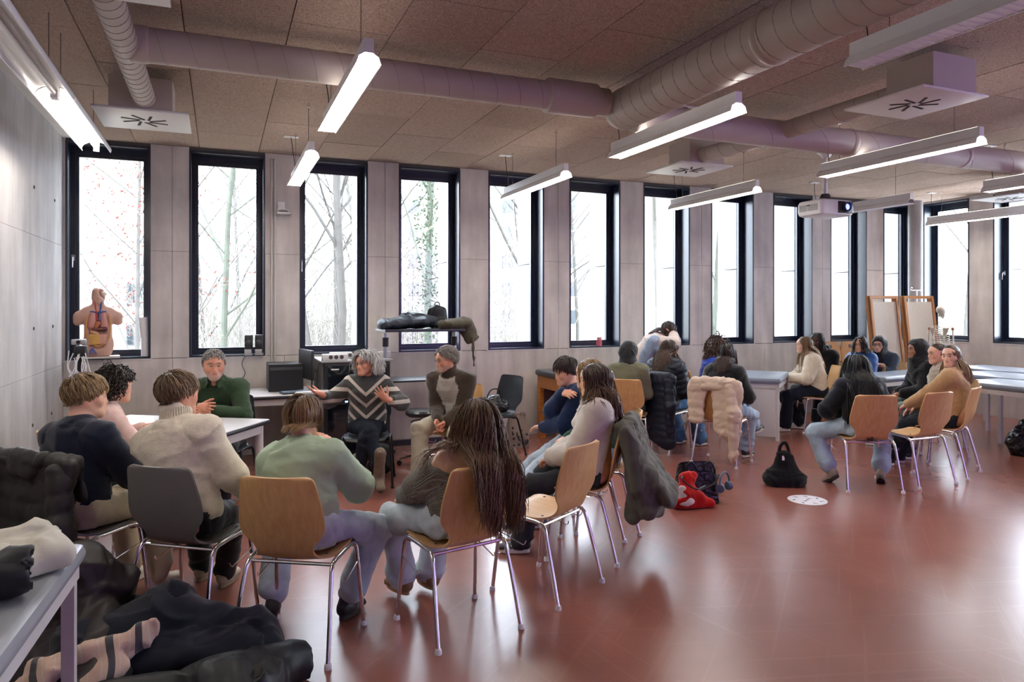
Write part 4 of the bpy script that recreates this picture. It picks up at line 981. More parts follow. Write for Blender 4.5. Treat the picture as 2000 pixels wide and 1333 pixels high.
def hand_prims(W, d, pn, thumb, side, curl=.5, spread=.12, s=1., point=None):
    """wrist W, finger direction d, palm normal pn, thumb side vector follows from handedness (side +1 right, -1 left)"""
    d = nrm(d); pn = nrm(np.asarray(pn)-d*np.dot(pn, d)); x = np.cross(d, pn)*side   # towards thumb
    if thumb is not None: x = x*thumb
    P = []; k = .010*s
    o = lambda a, b, c: W+s*(a*x+b*d+c*pn)
    for q, (bx_, by) in enumerate(((.027, .085), (.009, .09), (-.010, .086), (-.027, .078))):
        P.append(Prim(o(bx_*.45, .0, -.001), o(bx_, by, 0), .0165*s, .0125*s, k=.02*s))
    P.append(Prim(W-d*.02*s, o(0, .03, 0), (.026*s, .019*s), (.032*s, .016*s), u=x, k=.02*s))
    for q, (bx_, by, L) in enumerate(((.028, .087, .074), (.0095, .092, .083), (-.0105, .088, .077), (-.028, .079, .06))):
        sp = spread*(1.5-q)*.55; cu = (curl[q] if hasattr(curl, '__len__') else curl*(1+.12*q)); p = o(bx_, by, .0); ang = cu*.55
        for j, (f, r0, r1) in enumerate(((.46, .0098, .0088), (.30, .0088, .008), (.24, .008, .0065))):
            dd = nrm(d*math.cos(ang)*math.cos(sp)+x*math.sin(sp)*math.cos(ang)+pn*math.sin(ang)); e = p+dd*L*f*s
            P.append(Prim(p, e, r0*s, r1*s, k=.004*s)); p = e; ang += cu*(.75 if j == 0 else .6)
    p = o(.026, .018, .008); td = nrm(x*.75+d*.62+pn*.28)
    c0 = curl[0] if hasattr(curl, '__len__') else curl
    for j, (L, r0, r1) in enumerate(((.042, .0145, .012), (.034, .0115, .0102), (.026, .0102, .008))):
        e = p+td*L*s; P.append(Prim(p, e, r0*s, r1*s, k=.010*s if j == 0 else .004*s)); p = e; td = nrm(td+d*.22+pn*.18*c0-x*.12)
    return P
def hair_mask(n, st):
    hl = st.get('hl', .44); f = ~((n[:, 1] > .30) & (n[:, 2] < hl-.25*np.abs(n[:, 0])))
    f &= ~((n[:, 1] > .02) & (n[:, 2] < .0)); f &= n[:, 2] > st.get('nape', -.62); f &= ~((n[:, 1] > -.25) & (n[:, 2] < -.25)); return f
def make_hair(st, Rh, Hc, s, body, col, seed, q, bk=None):
    bl = Rh.T @ bk if bk is not None else None
    rg = np.random.default_rng(seed); C = np.array([0, -.012, .034]); RAD = np.array([.0775, .0985, .0865])
    # cap
    nu, nv = 40, 24; V = []; u, v = np.meshgrid(np.linspace(0, 2*math.pi, nu, endpoint=False), np.linspace(0.02, math.pi-.02, nv)); n = np.stack([np.sin(v)*np.cos(u), np.sin(v)*np.sin(u), np.cos(v)], -1).reshape(-1, 3)
    vol = st.get('vol', .006); nz = vnoise(n*5+seed, seed)*.25+1
    capV = C+n*RAD*(1.0+vol*6*nz[:, None]*np.clip(n[:, 2:3]+.6, .2, 1)); mk = hair_mask(n*np.array([1, 1, 1]), st); F = []
    for j in range(nv-1):
        for i in range(nu):
            a = [j*nu+i, (j+1)*nu+i, (j+1)*nu+(i+1) % nu, j*nu+(i+1) % nu]
            if mk[a].all(): F.append(a)
    N = int(st.get('n', 500)*q); L = st.get('len', .05); steps = max(4, int(st.get('steps', 6)))
    d = rg.normal(size=(N*4, 3)); d /= np.linalg.norm(d, axis=1)[:, None]; d = d[hair_mask(d, st)][:N]; N = len(d)
    lay = rg.random(N); pos = C+d*RAD*(1.0+.05*lay[:, None])
    nl = d/RAD; nl /= np.linalg.norm(nl, axis=1)[:, None]
    cb = np.asarray(st.get('comb', (0, -.3, -1.)), float); cbv = np.tile(cb, (N, 1))
    if st.get('part'): cbv[:, 0] += np.sign(d[:, 0]-st.get('partx', .0))*st['part']
    if 'front' in st: fr = d[:, 1] > .35; cbv[fr] = np.asarray(st['front'], float)+np.stack([np.sign(d[fr, 0])*st.get('frontx', 0), 0*d[fr, 0], 0*d[fr, 0]], 1)
    if st.get('crown'): cc_ = np.array([0., -.55, .8]); cbv = cbv*.35+(d-cc_)*st['crown']
    tg = cbv-nl*(cbv*nl).sum(1)[:, None]; tg /= np.linalg.norm(tg, axis=1)[:, None]+1e-9
    dr = tg+nl*st.get('lift', .25)+rg.normal(size=(N, 3))*st.get('mess', .15); dr /= np.linalg.norm(dr, axis=1)[:, None]
    ln = L*rg.uniform(st.get('lmin', .75), 1.1, N)
    if 'flen' in st: ln = np.where(d[:, 1] > .3, st['flen']*rg.uniform(.8, 1.1, N), ln)
    if 'sidelen' in st: ln = np.where((d[:, 2] < .35), st['sidelen']*rg.uniform(.8, 1.1, N), ln)
    if st.get('taper'): ln = ln*(1-st['taper']+st['taper']*np.clip((d[:, 2]+.55)/1.25, 0, 1))
    step = ln/steps; path = [pos]; g = Rh.T @ np.array([0, 0, -1.]); gr = st.get('grav', .35); padk = .05+.16*lay*st.get('thick', .6)
    caps = [((np.asarray(a)-Hc) @ Rh/s, (np.asarray(b)-Hc) @ Rh/s, r/s) for a, b, r in body]
    for k in range(steps):
        dr = dr*(1-gr)+g*gr+rg.normal(size=(N, 3))*st.get('curlmess', .04); dr /= np.linalg.norm(dr, axis=1)[:, None]
        p = path[-1]+dr*step[:, None]; e = (p-C)/RAD; kk = np.linalg.norm(e, axis=1); lim = 1+padk; ins = kk < lim
        p[ins] = C+(e[ins]/kk[ins][:, None])*lim[ins][:, None]*RAD
        if 'hug' in st and k < steps*st.get('hugf', 1.):
            mx_ = lim+st['hug']*(.4+.6*(k+1)/steps); out = kk > mx_; p[out] = C+(e[out]/kk[out][:, None])*mx_[out][:, None]*RAD
        for ci, (a, b, r) in enumerate(caps):
            ab = b-a; t = np.clip(((p-a) @ ab)/max(ab @ ab, 1e-9), 0, 1); e = p-(a+t[:, None]*ab); dd = np.linalg.norm(e, axis=1); rr = r+.012*lay; ins = dd < rr
            q_ = e/np.maximum(dd, 1e-6)[:, None]*rr[:, None]
            if ci < 4+int(len(caps) > 6) and bk is not None:
                eb = e @ bl; pe = e-eb[:, None]*bl; nb_ = np.sqrt(np.maximum(rr*rr-(pe*pe).sum(1), 0)); q2 = pe+nb_[:, None]*bl; q_ = np.where((d[:, 1] < .3)[:, None], q2, q_)
            p[ins] = (a+t[:, None]*ab)[ins]+q_[ins]
        if st.get('tie') is not None and k < steps*st.get('tief', .35):
            tp = np.asarray(st['tie'], float); w = .45*(k+1)/(steps*st.get('tief', .35)); sel = d[:, 2] > st.get('tiez', -2); p[sel] = p[sel]*(1-w)+(tp+rg.normal(size=(sel.sum(), 3))*.006)*w
        dr = p-path[-1]; dr /= np.linalg.norm(dr, axis=1)[:, None]+1e-9; path.append(p)
    PT = np.stack(path, 1)                                   # N,steps+1,3
    if st.get('wave'):
        ph = rg.uniform(0, 6.28, N); f = st.get('wfreq', 2.2); tt = np.linspace(0, 1, steps+1)
        amp = st['wave']*np.minimum(1, tt*2.2); ofs = rg.normal(size=(N, 3)); ofs /= np.linalg.norm(ofs, axis=1)[:, None]; of2 = np.cross(ofs, g)
        PT = PT+(np.sin(2*math.pi*f*tt[None]*(ln/L)[:, None]+ph[:, None])*amp)[..., None]*ofs[:, None]+(np.cos(2*math.pi*f*tt[None]*(ln/L)[:, None]+ph[:, None])*amp)[..., None]*of2[:, None]
    w = st.get('w', .0032)/max(q, .3)**.5; m = steps+1
    tw = w*np.concatenate([[.7], np.ones(m-3), [.75, .15]])
    T = np.gradient(PT, axis=1); T /= np.linalg.norm(T, axis=2)[..., None]+1e-9
    uu = np.cross(T, nl[:, None, :]); uu /= np.linalg.norm(uu, axis=2)[..., None]+1e-9; vv = np.cross(T, uu); ring = []
    for a in (0, 2.094, 4.189): ring.append(PT+(math.cos(a)*1.6*uu+math.sin(a)*.8*vv)*tw[None, :, None])
    SV = np.stack(ring, 2).reshape(-1, 3)                    # N,m,3verts
    base = np.arange(N)[:, None, None]*m*3+np.arange(m-1)[None, :, None]*3; kq = np.arange(3)[None, None, :]; kn = (kq+1) % 3
    SF = np.stack([base+kq, base+kn, base+3+kn, base+3+kq], -1).reshape(-1, 4)
    cv = rg.uniform(.62, 1.35, N); c0 = np.asarray(col, float); c1 = np.asarray(st.get('tip', col), float)
    tt = np.linspace(0, 1, m)[None, :, None]; sc = (c0*(1-tt)+c1*tt)*cv[:, None, None]; sc = np.repeat(sc[:, :, None, :], 3, 2).reshape(-1, 3)
    AV = np.concatenate([capV, SV]); AF = F+(SF+len(capV)).tolist(); AC = np.concatenate([np.tile(c0*.55, (len(capV), 1)), sc])
    return (AV*s) @ Rh.T+Hc, AF, AC
def hijab(Rh, Hc, s, neck, chest, sh, vox):
    T = lambda p: (np.asarray(p, float)-Hc) @ Rh/s
    P = [Prim((0, -.03, .045), (0, .015, .04), (.094, .104), (.088, .10), u=(1, 0, 0), k=.03), Prim((0, -.035, .0), (0, .03, -.10), .098, .058, k=.05), Prim((0, -.06, -.02), T(neck)+np.array([0, -.03, .02]), .085, .088, k=.06),
         Prim((0, .02, -.11), T(chest)+np.array([0, .10, .02]), .062, .085, k=.06), Prim(T(neck), T(sh[0]*.5+neck*.5), .085, .07, k=.06), Prim(T(neck), T(sh[1]*.5+neck*.5), .085, .07, k=.06),
         Prim((0, .115, .012), (0, .125, -.055), (.058, .062), (.05, .055), u=(1, 0, 0), k=.015, sub=True), Prim((0, .075, .02), (0, .09, -.06), (.052, .048), (.045, .04), u=(1, 0, 0), k=.012, sub=True)]
    V, Q = field(P, vox); V = folds(V, Q, P, .006, 5, 16, 12); return (V*s) @ Rh.T+Hc, Q
def shoe(parent, ankle, hd, s, col, sole, kind, up=0., flip=1, stripe=None):
    """ankle: ankle position, hd: toe direction in plan, up: toe pitch (deg)"""
    f = nrm(hd); Rs = np.stack([np.cross(f, (0, 0, 1)), f, (0, 0, 1)], 1); Rs = Rs @ rotm('X', R(up))
    o = np.asarray(ankle, float); hgt = .085*s; zs = {'boot': .055, 'plat': .06}.get(kind, .028)
    base = lambda p: (np.asarray(p)*s) @ Rs.T+o
    P = [Prim((0, -.045, -.03), (0, .02, -.035), (.034, .036), (.036, .034), u=(1, 0, 0), k=.03), Prim((0, .01, -.04), (0, .135, -.055), (.037, .035), (.040, .024), u=(1, 0, 0), k=.03), Prim((0, -.02, -.01), (0, -.008, .05 if kind != 'low' else .02), .036, .037, k=.03)]
    if kind in ('boot', 'plat'): P = [p.off(.008) for p in P]
    if kind == 'tall': P = [p.off(.004) for p in P]+[Prim((0, -.01, .0), (0, -.005, .24), .045, .056, k=.04)]
    V, Q = field(P, .009, cuts=[((0, 0, -hgt/s+.014), (0, 0, -1))]); V = folds(V, Q, P, .0022, 3, 60, 20)
    so = link('shoe', mesh('shoe', base(V), Q, M('shoe_'+col, col, .55, var=.12, vscale=40)), parent)
    poly = []
    for k in range(28):
        a = 2*math.pi*k/28; y = math.sin(a); x = math.cos(a); w = .042*(1+.12*y)*(1 if kind in ('boot', 'plat') else .95)
        poly.append((x*w, .048+y*.118))
    mb = MB().prism(poly, -.085, -.085+zs, 'z'); mb.V[0] = base(mb.V[0]); link('sole', mb.me('sole', M('sole_'+sole, sole, .6), True), so)
    if stripe:
        for k in range(3):
            mb = MB()
            for sx in (-1, 1): mb.box((sx*.036, .035+k*.02, -.045), (.006, .007, .042), rotm('X', R(-24)))
            mb.V = [base(v) for v in mb.V]; link('stripe', mb.me('stripe', M('shoe_stripe_'+stripe, stripe, .5), False), so)
    mb = MB()
    if kind in ('sneak', 'low'):
        for k in range(4): mb.tube([(-.022, .03+k*.018, -.008-k*.009), (0, .034+k*.018, -.002-k*.009), (.022, .03+k*.018, -.008-k*.009)], .0028, 5)
        mb.V = [base(v) for v in mb.V]; link('laces', mb.me('laces', M('laces_'+sole, sole, .7)), so)
    return so
def creased(m, amt=.5, scale=7.):
    if m.get('creased'): return m
    m['creased'] = 1; nt = m.node_tree; N = nt.nodes; L = nt.links; b = N['Principled BSDF']; tc = N.new('ShaderNodeTexCoord')
    n = N.new('ShaderNodeTexNoise'); n.inputs['Scale'].default_value = scale; n.inputs['Detail'].default_value = 1; n.inputs['Distortion'].default_value = .8; L.new(tc.outputs['Object'], n.inputs['Vector'])
    a = N.new('ShaderNodeMath'); a.operation = 'SUBTRACT'; a.inputs[1].default_value = .5; L.new(n.outputs['Fac'], a.inputs[0]); ab = N.new('ShaderNodeMath'); ab.operation = 'ABSOLUTE'; L.new(a.outputs[0], ab.inputs[0])
    bp = N.new('ShaderNodeBump'); bp.inputs['Strength'].default_value = amt; bp.inputs['Distance'].default_value = .05; L.new(ab.outputs[0], bp.inputs['Height'])
    if b.inputs['Normal'].links: L.new(b.inputs['Normal'].links[0].from_socket, bp.inputs['Normal'])
    L.new(bp.outputs[0], b.inputs['Normal']); return m
def cloth_mat(c):
    m = cloth_mat0(c); tex = c.get('tex', 'plain')
    if c.get('mat') is None and tex in ('plain', 'nylon', 'denim', 'leather'): creased(m, .28 if tex != 'leather' else .6, 6. if tex != 'leather' else 14.)
    return m
def cloth_mat0(c):
    k = c.get('mat')
    if k: return k
    nm = 'cloth_'+c['c']+c.get('tex', '')
    tex = c.get('tex', 'plain')
    if tex == 'knit': return M(nm, c['c'], .9, var=.12, vscale=30, bump=.5, bscale=110, dist=.004, spec=.2, sheen=.25)
    if tex == 'chunky': return M(nm, c['c'], .95, var=.18, vscale=25, bump=.9, bscale=60, wave='DIAGONAL', dist=.008, spec=.15, sheen=.3)
    if tex == 'fuzzy': return M(nm, c['c'], .98, var=.12, vscale=18, bump=.8, bscale=95, dist=.008, spec=.1, sheen=.5)
    if tex == 'denim': return M(nm, c['c'], .85, var=.28, vscale=7, bump=.25, bscale=260, dist=.002, spec=.2)
    if tex == 'nylon': return M(nm, c['c'], .52, var=.1, vscale=9, bump=.1, bscale=80, spec=.4)
    if tex == 'leather': return M(nm, c['c'], .35, var=.1, vscale=9, bump=.12, bscale=120, spec=.5)
    return M(nm, c['c'], .85, var=.08, vscale=12, bump=.25, bscale=180, dist=.002, spec=.2, sheen=.15)
def chevron_mat():
    m = M('chevron_knit', (.05, .05, .048), .95, bump=.5, bscale=110, spec=.15, sheen=.3); nt = m.node_tree; N = nt.nodes; L = nt.links; b = N['Principled BSDF']
    tc = N.new('ShaderNodeTexCoord'); sp_ = N.new('ShaderNodeSeparateXYZ'); L.new(tc.outputs['Object'], sp_.inputs[0])
    def mth(op, a, b_=None, c_=None):
        n = N.new('ShaderNodeMath'); n.operation = op
        for i, v in enumerate((a, b_, c_)):
            if v is None: continue
            if isinstance(v, (int, float)): n.inputs[i].default_value = v
            else: L.new(v, n.inputs[i])
        return n.outputs[0]
    ax = mth('MINIMUM', mth('ABSOLUTE', sp_.outputs['X']), .16); q = mth('SUBTRACT', sp_.outputs['Z'], mth('MULTIPLY', ax, .92)); q2 = mth('FRACT', mth('MULTIPLY_ADD', q, 1/.105, .30))
    st = mth('MULTIPLY', mth('LESS_THAN', q2, .34), mth('LESS_THAN', q, .86))
    mx = N.new('ShaderNodeMix'); mx.data_type = 'RGBA'; L.new(st, mx.inputs['Factor']); mx.inputs['A'].default_value = (.055, .056, .054, 1); mx.inputs['B'].default_value = (.50, .45, .39, 1)
    L.new(mx.outputs['Result'], b.inputs['Base Color']); return m
PID = [0]
def seated(V, seat):                                       # flatten cloth on the seat and against the backrest
    m = (np.abs(V[:, 0]) < .21) & (V[:, 1] < .17) & (V[:, 2] > seat-.12); V[m, 2] = np.maximum(V[m, 2], seat+.008)
    yb = -.135-.22*np.clip(V[:, 2]-seat-.02, 0, 1)+.018; m = (V[:, 1] < yb) & (V[:, 2] < seat+.42) & (V[:, 2] > seat-.05); V[m, 1] = yb[m]+.0*V[m, 1]
def person(label, x, y, deg, **k):
    PID[0] += 1; sd = PID[0]*13
    t = thing('person', label, 'person', (x, y, 0), R(deg-90)); g = k.get
    s = g('s', 1.)*.93; fem = g('fem', False); q = g('q', 1.); seat = g('seat', .455)
    skin = np.array(hexc(g('skin', 'd9a98c')))*1.0
    lean, side, tw = R(g('lean', 0)), R(g('side', 0)), R(g('twist', 0))
    H0 = np.array([0, g('hy', .0), seat+.100*s])
    def upv(l): return nrm((math.sin(side), math.sin(l), math.cos(l)))
    u1, u2 = upv(lean*.7), upv(lean*1.15+R(g('slump', 8)))
    tl = g('tl', 1.)*s; mid = H0+u1*.19*tl; chest = mid+u2*.17*tl; neck = chest+u2*.128*tl
    lat = nrm(rotm('Z', tw) @ np.array([1, 0, 0])+np.array([0, 0, -math.sin(side)])); fr = nrm(np.cross(u2, lat)); lat = nrm(np.cross(fr, u2))
    shw = (.155 if fem else .178)*s; raise_ = g('shrug', 0)
    sh = [neck-u2*(.072-raise_)*s-lat*shw, neck-u2*(.072-raise_)*s+lat*shw]     # left, right
    hy_, hp, hr = g('head', (0, 0, 0)); Rh = euler(hy_, hp, hr)
    nf = g('neckfwd', .025); neck_top = neck+u2*.045*s+fr*nf*.6*s
    Hc = neck+nrm(u2+np.array([0, .25*math.sin(lean), .3]))*.155*s+fr*nf*s+Rh[:, 1]*.012*s+np.array(g('hoff', (0, 0, 0)))
    # legs (left, right)
    hips = [H0+np.array([-.088*s, .0, -.005]), H0+np.array([.088*s, 0, -.005])]; feet = g('feet', [(-.11, .36, .085), (.11, .36, .085)]); kp = g('knee', [(-.25, .5, 1.), (.25, .5, 1.)])
    knees = []; ank = []
    for i in (0, 1):
        kn, an = ik(hips[i], feet[i], .43*s, .42*s, kp[i]); knees.append(kn); ank.append(an)
    hands = g('hands', [(-.05, .26, seat+.17), (.05, .26, seat+.17)]); ep = g('elbow', [(-.8, -.6, -.5), (.8, -.6, -.5)])
    elb = []; wr = []
    for i in (0, 1):
        e, w = ik(sh[i], hands[i], .285*s, .25*s, ep[i]); elb.append(e); wr.append(w)
    wd = 1.0 if fem else 1.08
    tor = [Prim(H0+np.array([0, -.01, -.01]), H0+u1*.06*s, (.160*s, .112*s), (.150*s, .108*s), u=(1, 0, 0), k=.06), Prim(H0+u1*.05*s, mid, (.145*s*wd, .105*s), (.132*s*wd, .098*s), u=lat, k=.06),
           Prim(mid, chest, (.134*s*wd, .10*s), (.150*s*wd, .108*s), u=lat, k=.06), Prim(chest, neck-u2*.075*s, (.150*s*wd, .106*s), (.118*s*wd, .078*s), u=lat, k=.06)]
    tor += [Prim(neck-u2*.045*s-lat*.04*s, sh[0], .052*s, .052*s*wd, k=.07), Prim(neck-u2*.045*s+lat*.04*s, sh[1], .052*s, .052*s*wd, k=.07)]
    if fem: tor += [Prim(chest+fr*.075*s-lat*.07*s-u2*.01, chest+fr*.08*s-lat*.065*s-u2*.02, .052*s, .052*s, k=.06), Prim(chest+fr*.075*s+lat*.07*s-u2*.01, chest+fr*.08*s+lat*.065*s-u2*.02, .052*s, .052*s, k=.06)]
    arms = []
    for i in (0, 1):
        arms += [Prim(sh[i], elb[i], .052*s*wd, .041*s*wd, k=.03), Prim(elb[i], wr[i], .041*s*wd, .027*s, k=.02)]
    pel = [Prim(H0+np.array([-.07*s, -.015, -.012]), H0+np.array([.07*s, -.015, -.012]), (.088*s, .105*s), (.088*s, .105*s), u=(0, 0, 1), k=.06)]
    legs = []
    for i in (0, 1):
        legs += [Prim(hips[i], knees[i], (.083*s, .080*s), .058*s if False else (.058*s, .058*s), u=(0, 0, 1), k=.04), Prim(knees[i], ank[i], .055*s, .036*s, k=.03)]
    # ---- body: one mesh
    vb = .0065 if q > .85 else (.0085 if q > .65 else .010)
    V, Q, c = head_mesh(Rh, Hc, s*g('hs', 1.), neck-u2*.01, skin, fem, vb, beard=g('beard'), brow=np.array(hexc(g('hair', {}).get('c', '3a2a20')))*.8, nk=g('nk', 1.))
    Vs, Qs, Cs = [V], [Q], [c]; n = len(V)
    bp = [p.off(-.012) for p in tor+arms+pel+legs]; V, Q = field(bp, .032); Vs.append(V); Qs.append(Q+n); Cs.append(np.tile(skin, (len(V), 1))); n += len(V)
    hp_ = g('hand', [{}, {}]); skipL, skipR = g('nohand', (False, False))
    for i in (0, 1):
        if (skipL, skipR)[i]: continue
        h = hp_[i]; fd = nrm(wr[i]-elb[i]); d = nrm(np.asarray(h.get('d', fd), float)); pn = np.asarray(h.get('pn', (0, 0, -1)), float)
        P = hand_prims(wr[i], d, pn, h.get('thumb'), 1 if i else -1, h.get('curl', .45), h.get('spread', .12), s*.98)+[Prim(elb[i]*.45+wr[i]*.55, wr[i], .031*s, .0255*s, k=.015)]
        if g('bare'): P += [p.off(-.0) for p in arms[2*i:2*i+2]]
        V, Q = field(P, .005 if q > .85 else .0085); Vs.append(V); Qs.append(Q+n); cc_ = np.tile(skin*np.array([1.0, .9, .88]), (len(V), 1)); Cs.append(cc_); n += len(V)
    if g('skinlegs') or g('bareshoulder'):
        P = tor[2:]+arms[0::2] if g('bareshoulder') else [p for p in legs]
        V, Q = field(P, .012); Vs.append(V); Qs.append(Q+n); Cs.append(np.tile(skin, (len(V), 1))); n += len(V)
    link('body', mesh('body', np.concatenate(Vs), np.concatenate(Qs), SKIN, True, 9, np.concatenate(Cs)), t)
    # ---- eyes
    if g('eyes', True):
        for sx in (-1, 1):
            mb = MB().sphere((0, 0, 0), .0138, 16); V = mb.V[0]; gz = nrm(np.asarray(g('gaze', (0, 1, 0)), float)); ct = V @ gz/.0138
            col = np.where(ct[:, None] > .93, .01, np.where(ct[:, None] > .80, np.array([[.10, .09, .07]]), np.array([[.62, .58, .56]])))
            link('eye', mesh('eye', ((V+np.array([sx*.0315, .0770, .002]))*s*g('hs', 1.)) @ Rh.T+Hc, mb.F, EYEM, True, 9, col), t)
    # ---- trousers
    b = g('trousers', {'c': '2a2f3a', 'tex': 'denim'}); o = b.get('off', .012); P = [p.off(o) for p in pel]
    for i in (0, 1):
        a = ank[i]; kn = knees[i]; hem = kn+(a-kn)*b.get('hem', .96); fl = b.get('flare', .012)
        P += [Prim(hips[i], kn, ((.083+o*1.1)*s, (.080+o)*s), ((.062+o)*s, (.060+o)*s), u=(0, 0, 1), k=.04), Prim(kn, hem, (.058+o)*s, (.042+o+fl)*s, k=.03)]
    P += [p.off(o-.014) for p in tor[:1]]
    cuts = []
    V, Q = field(P, .013 if q > .7 else .018); V = folds(V, Q, P, b.get('amp', .011), sd+1, 24, 8); V[:, 2] = np.maximum(V[:, 2], .012); seated(V, seat)
    link('trousers', mesh('trousers', V, Q, cloth_mat(b), True, 9), t)
    # ---- top
    c_ = g('top', {'c': '777777', 'tex': 'knit'}); o = c_.get('off', .014); hem = c_.get('hem', .0)
    P = [p.off(o) for p in tor]; P[0] = Prim(H0+np.array([0, 0, .02])-u1*hem, H0+u1*.08*s, ((.158+o)*s, (.118+o)*s), ((.15+o)*s, (.11+o)*s), u=(1, 0, 0), k=.05)
    for i in (0, 1):
        cuff = elb[i]+(wr[i]-elb[i])*(c_.get('cuff', (.95, .95))[i]); so = o+c_.get('sleeve', .004)
        P += [Prim(sh[i], elb[i], (.054+so)*s*wd, (.044+so)*s*wd, k=.035), Prim(elb[i], cuff, (.044+so)*s*wd, (.031+so*.8)*s, k=.025)]
    cl = c_.get('collar', 'crew'); cu = []
    nr = (.05 if fem else .058)*s*g('nk', 1.)
    if cl == 'turtle': P += [Prim(neck-u2*.03*s, neck_top+u2*.03*s, nr+.016, nr+.012, k=.02)]
    elif cl == 'crew': P += [Prim(neck-u2*.035*s, neck-u2*.005*s+fr*.004, nr+.014, nr+.009, k=.03)]
    elif cl == 'high': P += [Prim(neck-u2*.03*s, neck_top+u2*.012*s, nr+.014, nr+.02, k=.02)]
    if cl == 'shirt': P += [Prim(neck-u2*.03*s, neck_top-u2*.01*s-fr*.006, nr+.014, nr+.011, k=.02), Prim(neck+fr*.085*s+u2*.01, neck_top+fr*.085*s, .018, .026, k=.012, sub=True)]
    if c_.get('vneck'): P += [Prim(neck+fr*.09*s-u2*.05, neck+fr*.06*s+u2*.05, .03, .06, k=.02, sub=True)]
    if c_.get('off_shoulder'): P = [p for j, p in enumerate(P) if j not in (4, 5)]; 
    V, Q = field(P, .011 if q > .7 else .016, cuts=([(neck-u2*.115*s, u2)] if c_.get('off_shoulder') else [])+[(np.array([0, 0, H0[2]-.04-hem]), (0, 0, -1))])
    V = folds(V, Q, P, c_.get('amp', .007), sd, c_.get('fa', 24), 7, c_.get('quilt', 0.), c_.get('qstep', .075))
    seated(V, seat)
    if c_.get('ids') is not None:
        kk = nearest(V, P); lx = np.abs((V-neck) @ lat); dz = (neck-V) @ u2; sl = (lx > .085*s+dz*.30); sl |= kk >= 6+2*int(fem); cA, cB = [np.array(hexc(h)) for h in c_['ids']]
        col = np.where(sl[:, None], cB, cA); tm = M('cloth_two_tone', (.5, .5, .5), .95, vcol=True, var=.08, vscale=30, bump=.5, bscale=150, spec=.1, sheen=.3); link(c_.get('name', 'sweater'), mesh('top', V, Q, tm, True, 9, col), t)
    else: link(c_.get('name', 'sweater'), mesh('top', V, Q, cloth_mat(c_), True, 9), t)
    if cl == 'turtle':
        mb = MB()
        for kx in range(40):
            a = 2*math.pi*kx/40; e = nrm(lat*math.cos(a)+fr*math.sin(a)); mb.tube([neck-u2*.015*s+e*(nr+.021), neck_top+u2*.018*s+e*(nr+.019), neck_top+u2*.034*s+e*(nr+.012)], .0036, 4)
        link('rib_collar', mb.me('rib_collar', cloth_mat(c_)), t)
    if cl == 'shirt':
        for sx in (-1, 1):
            a = neck_top-u2*.0*s; mb = MB(); pts = [a+lat*sx*(nr+.012)-fr*.03, a+lat*sx*(nr*.8+.01)+fr*.035*s, a+lat*sx*.03*s+fr*(nr+.03)-u2*.012, a+lat*sx*.055*s+fr*(nr+.035)-u2*.055, a+lat*sx*(nr+.035)-u2*.04+fr*.02]
            mb.add(pts+[p+u2*.004+fr*.004 for p in pts], [[0, 1, 2, 3, 4], [9, 8, 7, 6, 5], [0, 5, 6, 1], [1, 6, 7, 2], [2, 7, 8, 3], [3, 8, 9, 4], [4, 9, 5, 0]]); link('collar', mb.me('collar', cloth_mat(c_), False), t)
        mb = MB()
        for kx in range(3): mb.lathe([(0, .0), (.005, 0), (.005, .002), (0, .003)], neck+fr*(.088+.012*kx)*s-u2*(.05+.055*kx)*s, 8, rotm('X', R(-90)))
        link('button', mb.me('button', M('button_dark', (.03, .05, .03), .4)), t)
    # ---- shoes
    sp_ = g('shoes', {})
    if sp_ is not None:
        for i in (0, 1):
            dflt = nrm((ank[i]-hips[i])*np.array([1, 1, 0])+np.array([(-.05, .05)[i], .25, 0])); fd = np.asarray(sp_.get('dir', (None, None))[i] if sp_.get('dir') else dflt, float)
            shoe(t, ank[i], fd*np.array([1, 1, 0]), s*g('fs', 1.), sp_.get('c', '222222'), sp_.get('sole', 'dddddd'), sp_.get('kind', 'sneak'), sp_.get('up', (0, 0))[i], stripe=sp_.get('stripe'))
    # ---- hair or headscarf
    h = g('hair', {})
    body = [(sh[0], sh[1], .07*s+o), (chest-fr*.02, neck, .10*s+o), (mid, chest, .115*s+o), (H0, mid, .12*s+o)]+[(sh[i], elb[i], .052*s+o) for i in (0, 1)]
    if g('backrest'): body.insert(0, (np.array([-.2, -.17, .80]), np.array([.2, -.17, .80]), .128))
    if h.get('kind') == 'hijab':
        V, Q = hijab(Rh, Hc, s, neck, chest, sh, .0085 if q > .5 else .011); link('headscarf', mesh('headscarf', V, Q, M('headscarf_'+h['c'], h['c'], .8, var=.15, vscale=14, bump=.2, bscale=120, sheen=.2), True, 9), t)
    elif h:
        col = hexc(h['c']); st = dict(h); 
        if 'tip' in st: st['tip'] = hexc(st['tip'])
        V, F, c = make_hair(st, Rh, Hc, s*g('hs', 1.), body, col, sd, max(q, .35), -fr); link('hair', mesh('hair', V, F, HAIRM, True, 9, c), t)
    if g('glasses'):
        hs = s*g('hs', 1.); fm = M('glasses_'+g('glasses'), g('glasses'), .3); mb = MB(); ln = MB()
        for sx in (-1, 1):
            A = np.linspace(0, 2*math.pi, 17)[:-1]; mb.tube([(sx*.033+.022*math.cos(a), .0985-abs(.022*math.cos(a))*.15, .0+.016*math.sin(a)) for a in A], .0014, 5, closed=True)
            ln.add([(sx*.033+.021*math.cos(a), .0985, .0+.0155*math.sin(a)) for a in A], [list(range(16))])
            mb.tube([(sx*.055, .096, .003), (sx*.074, .05, .006), (sx*.078, -.005, .006), (sx*.076, -.025, -.01)], .0014, 5)
        mb.tube([(-.011, .1005, .003), (0, .103, .006), (.011, .1005, .003)], .0013, 5)
        mb.V = [(v*hs) @ Rh.T+Hc for v in mb.V]; ln.V = [(v*hs) @ Rh.T+Hc for v in ln.V]
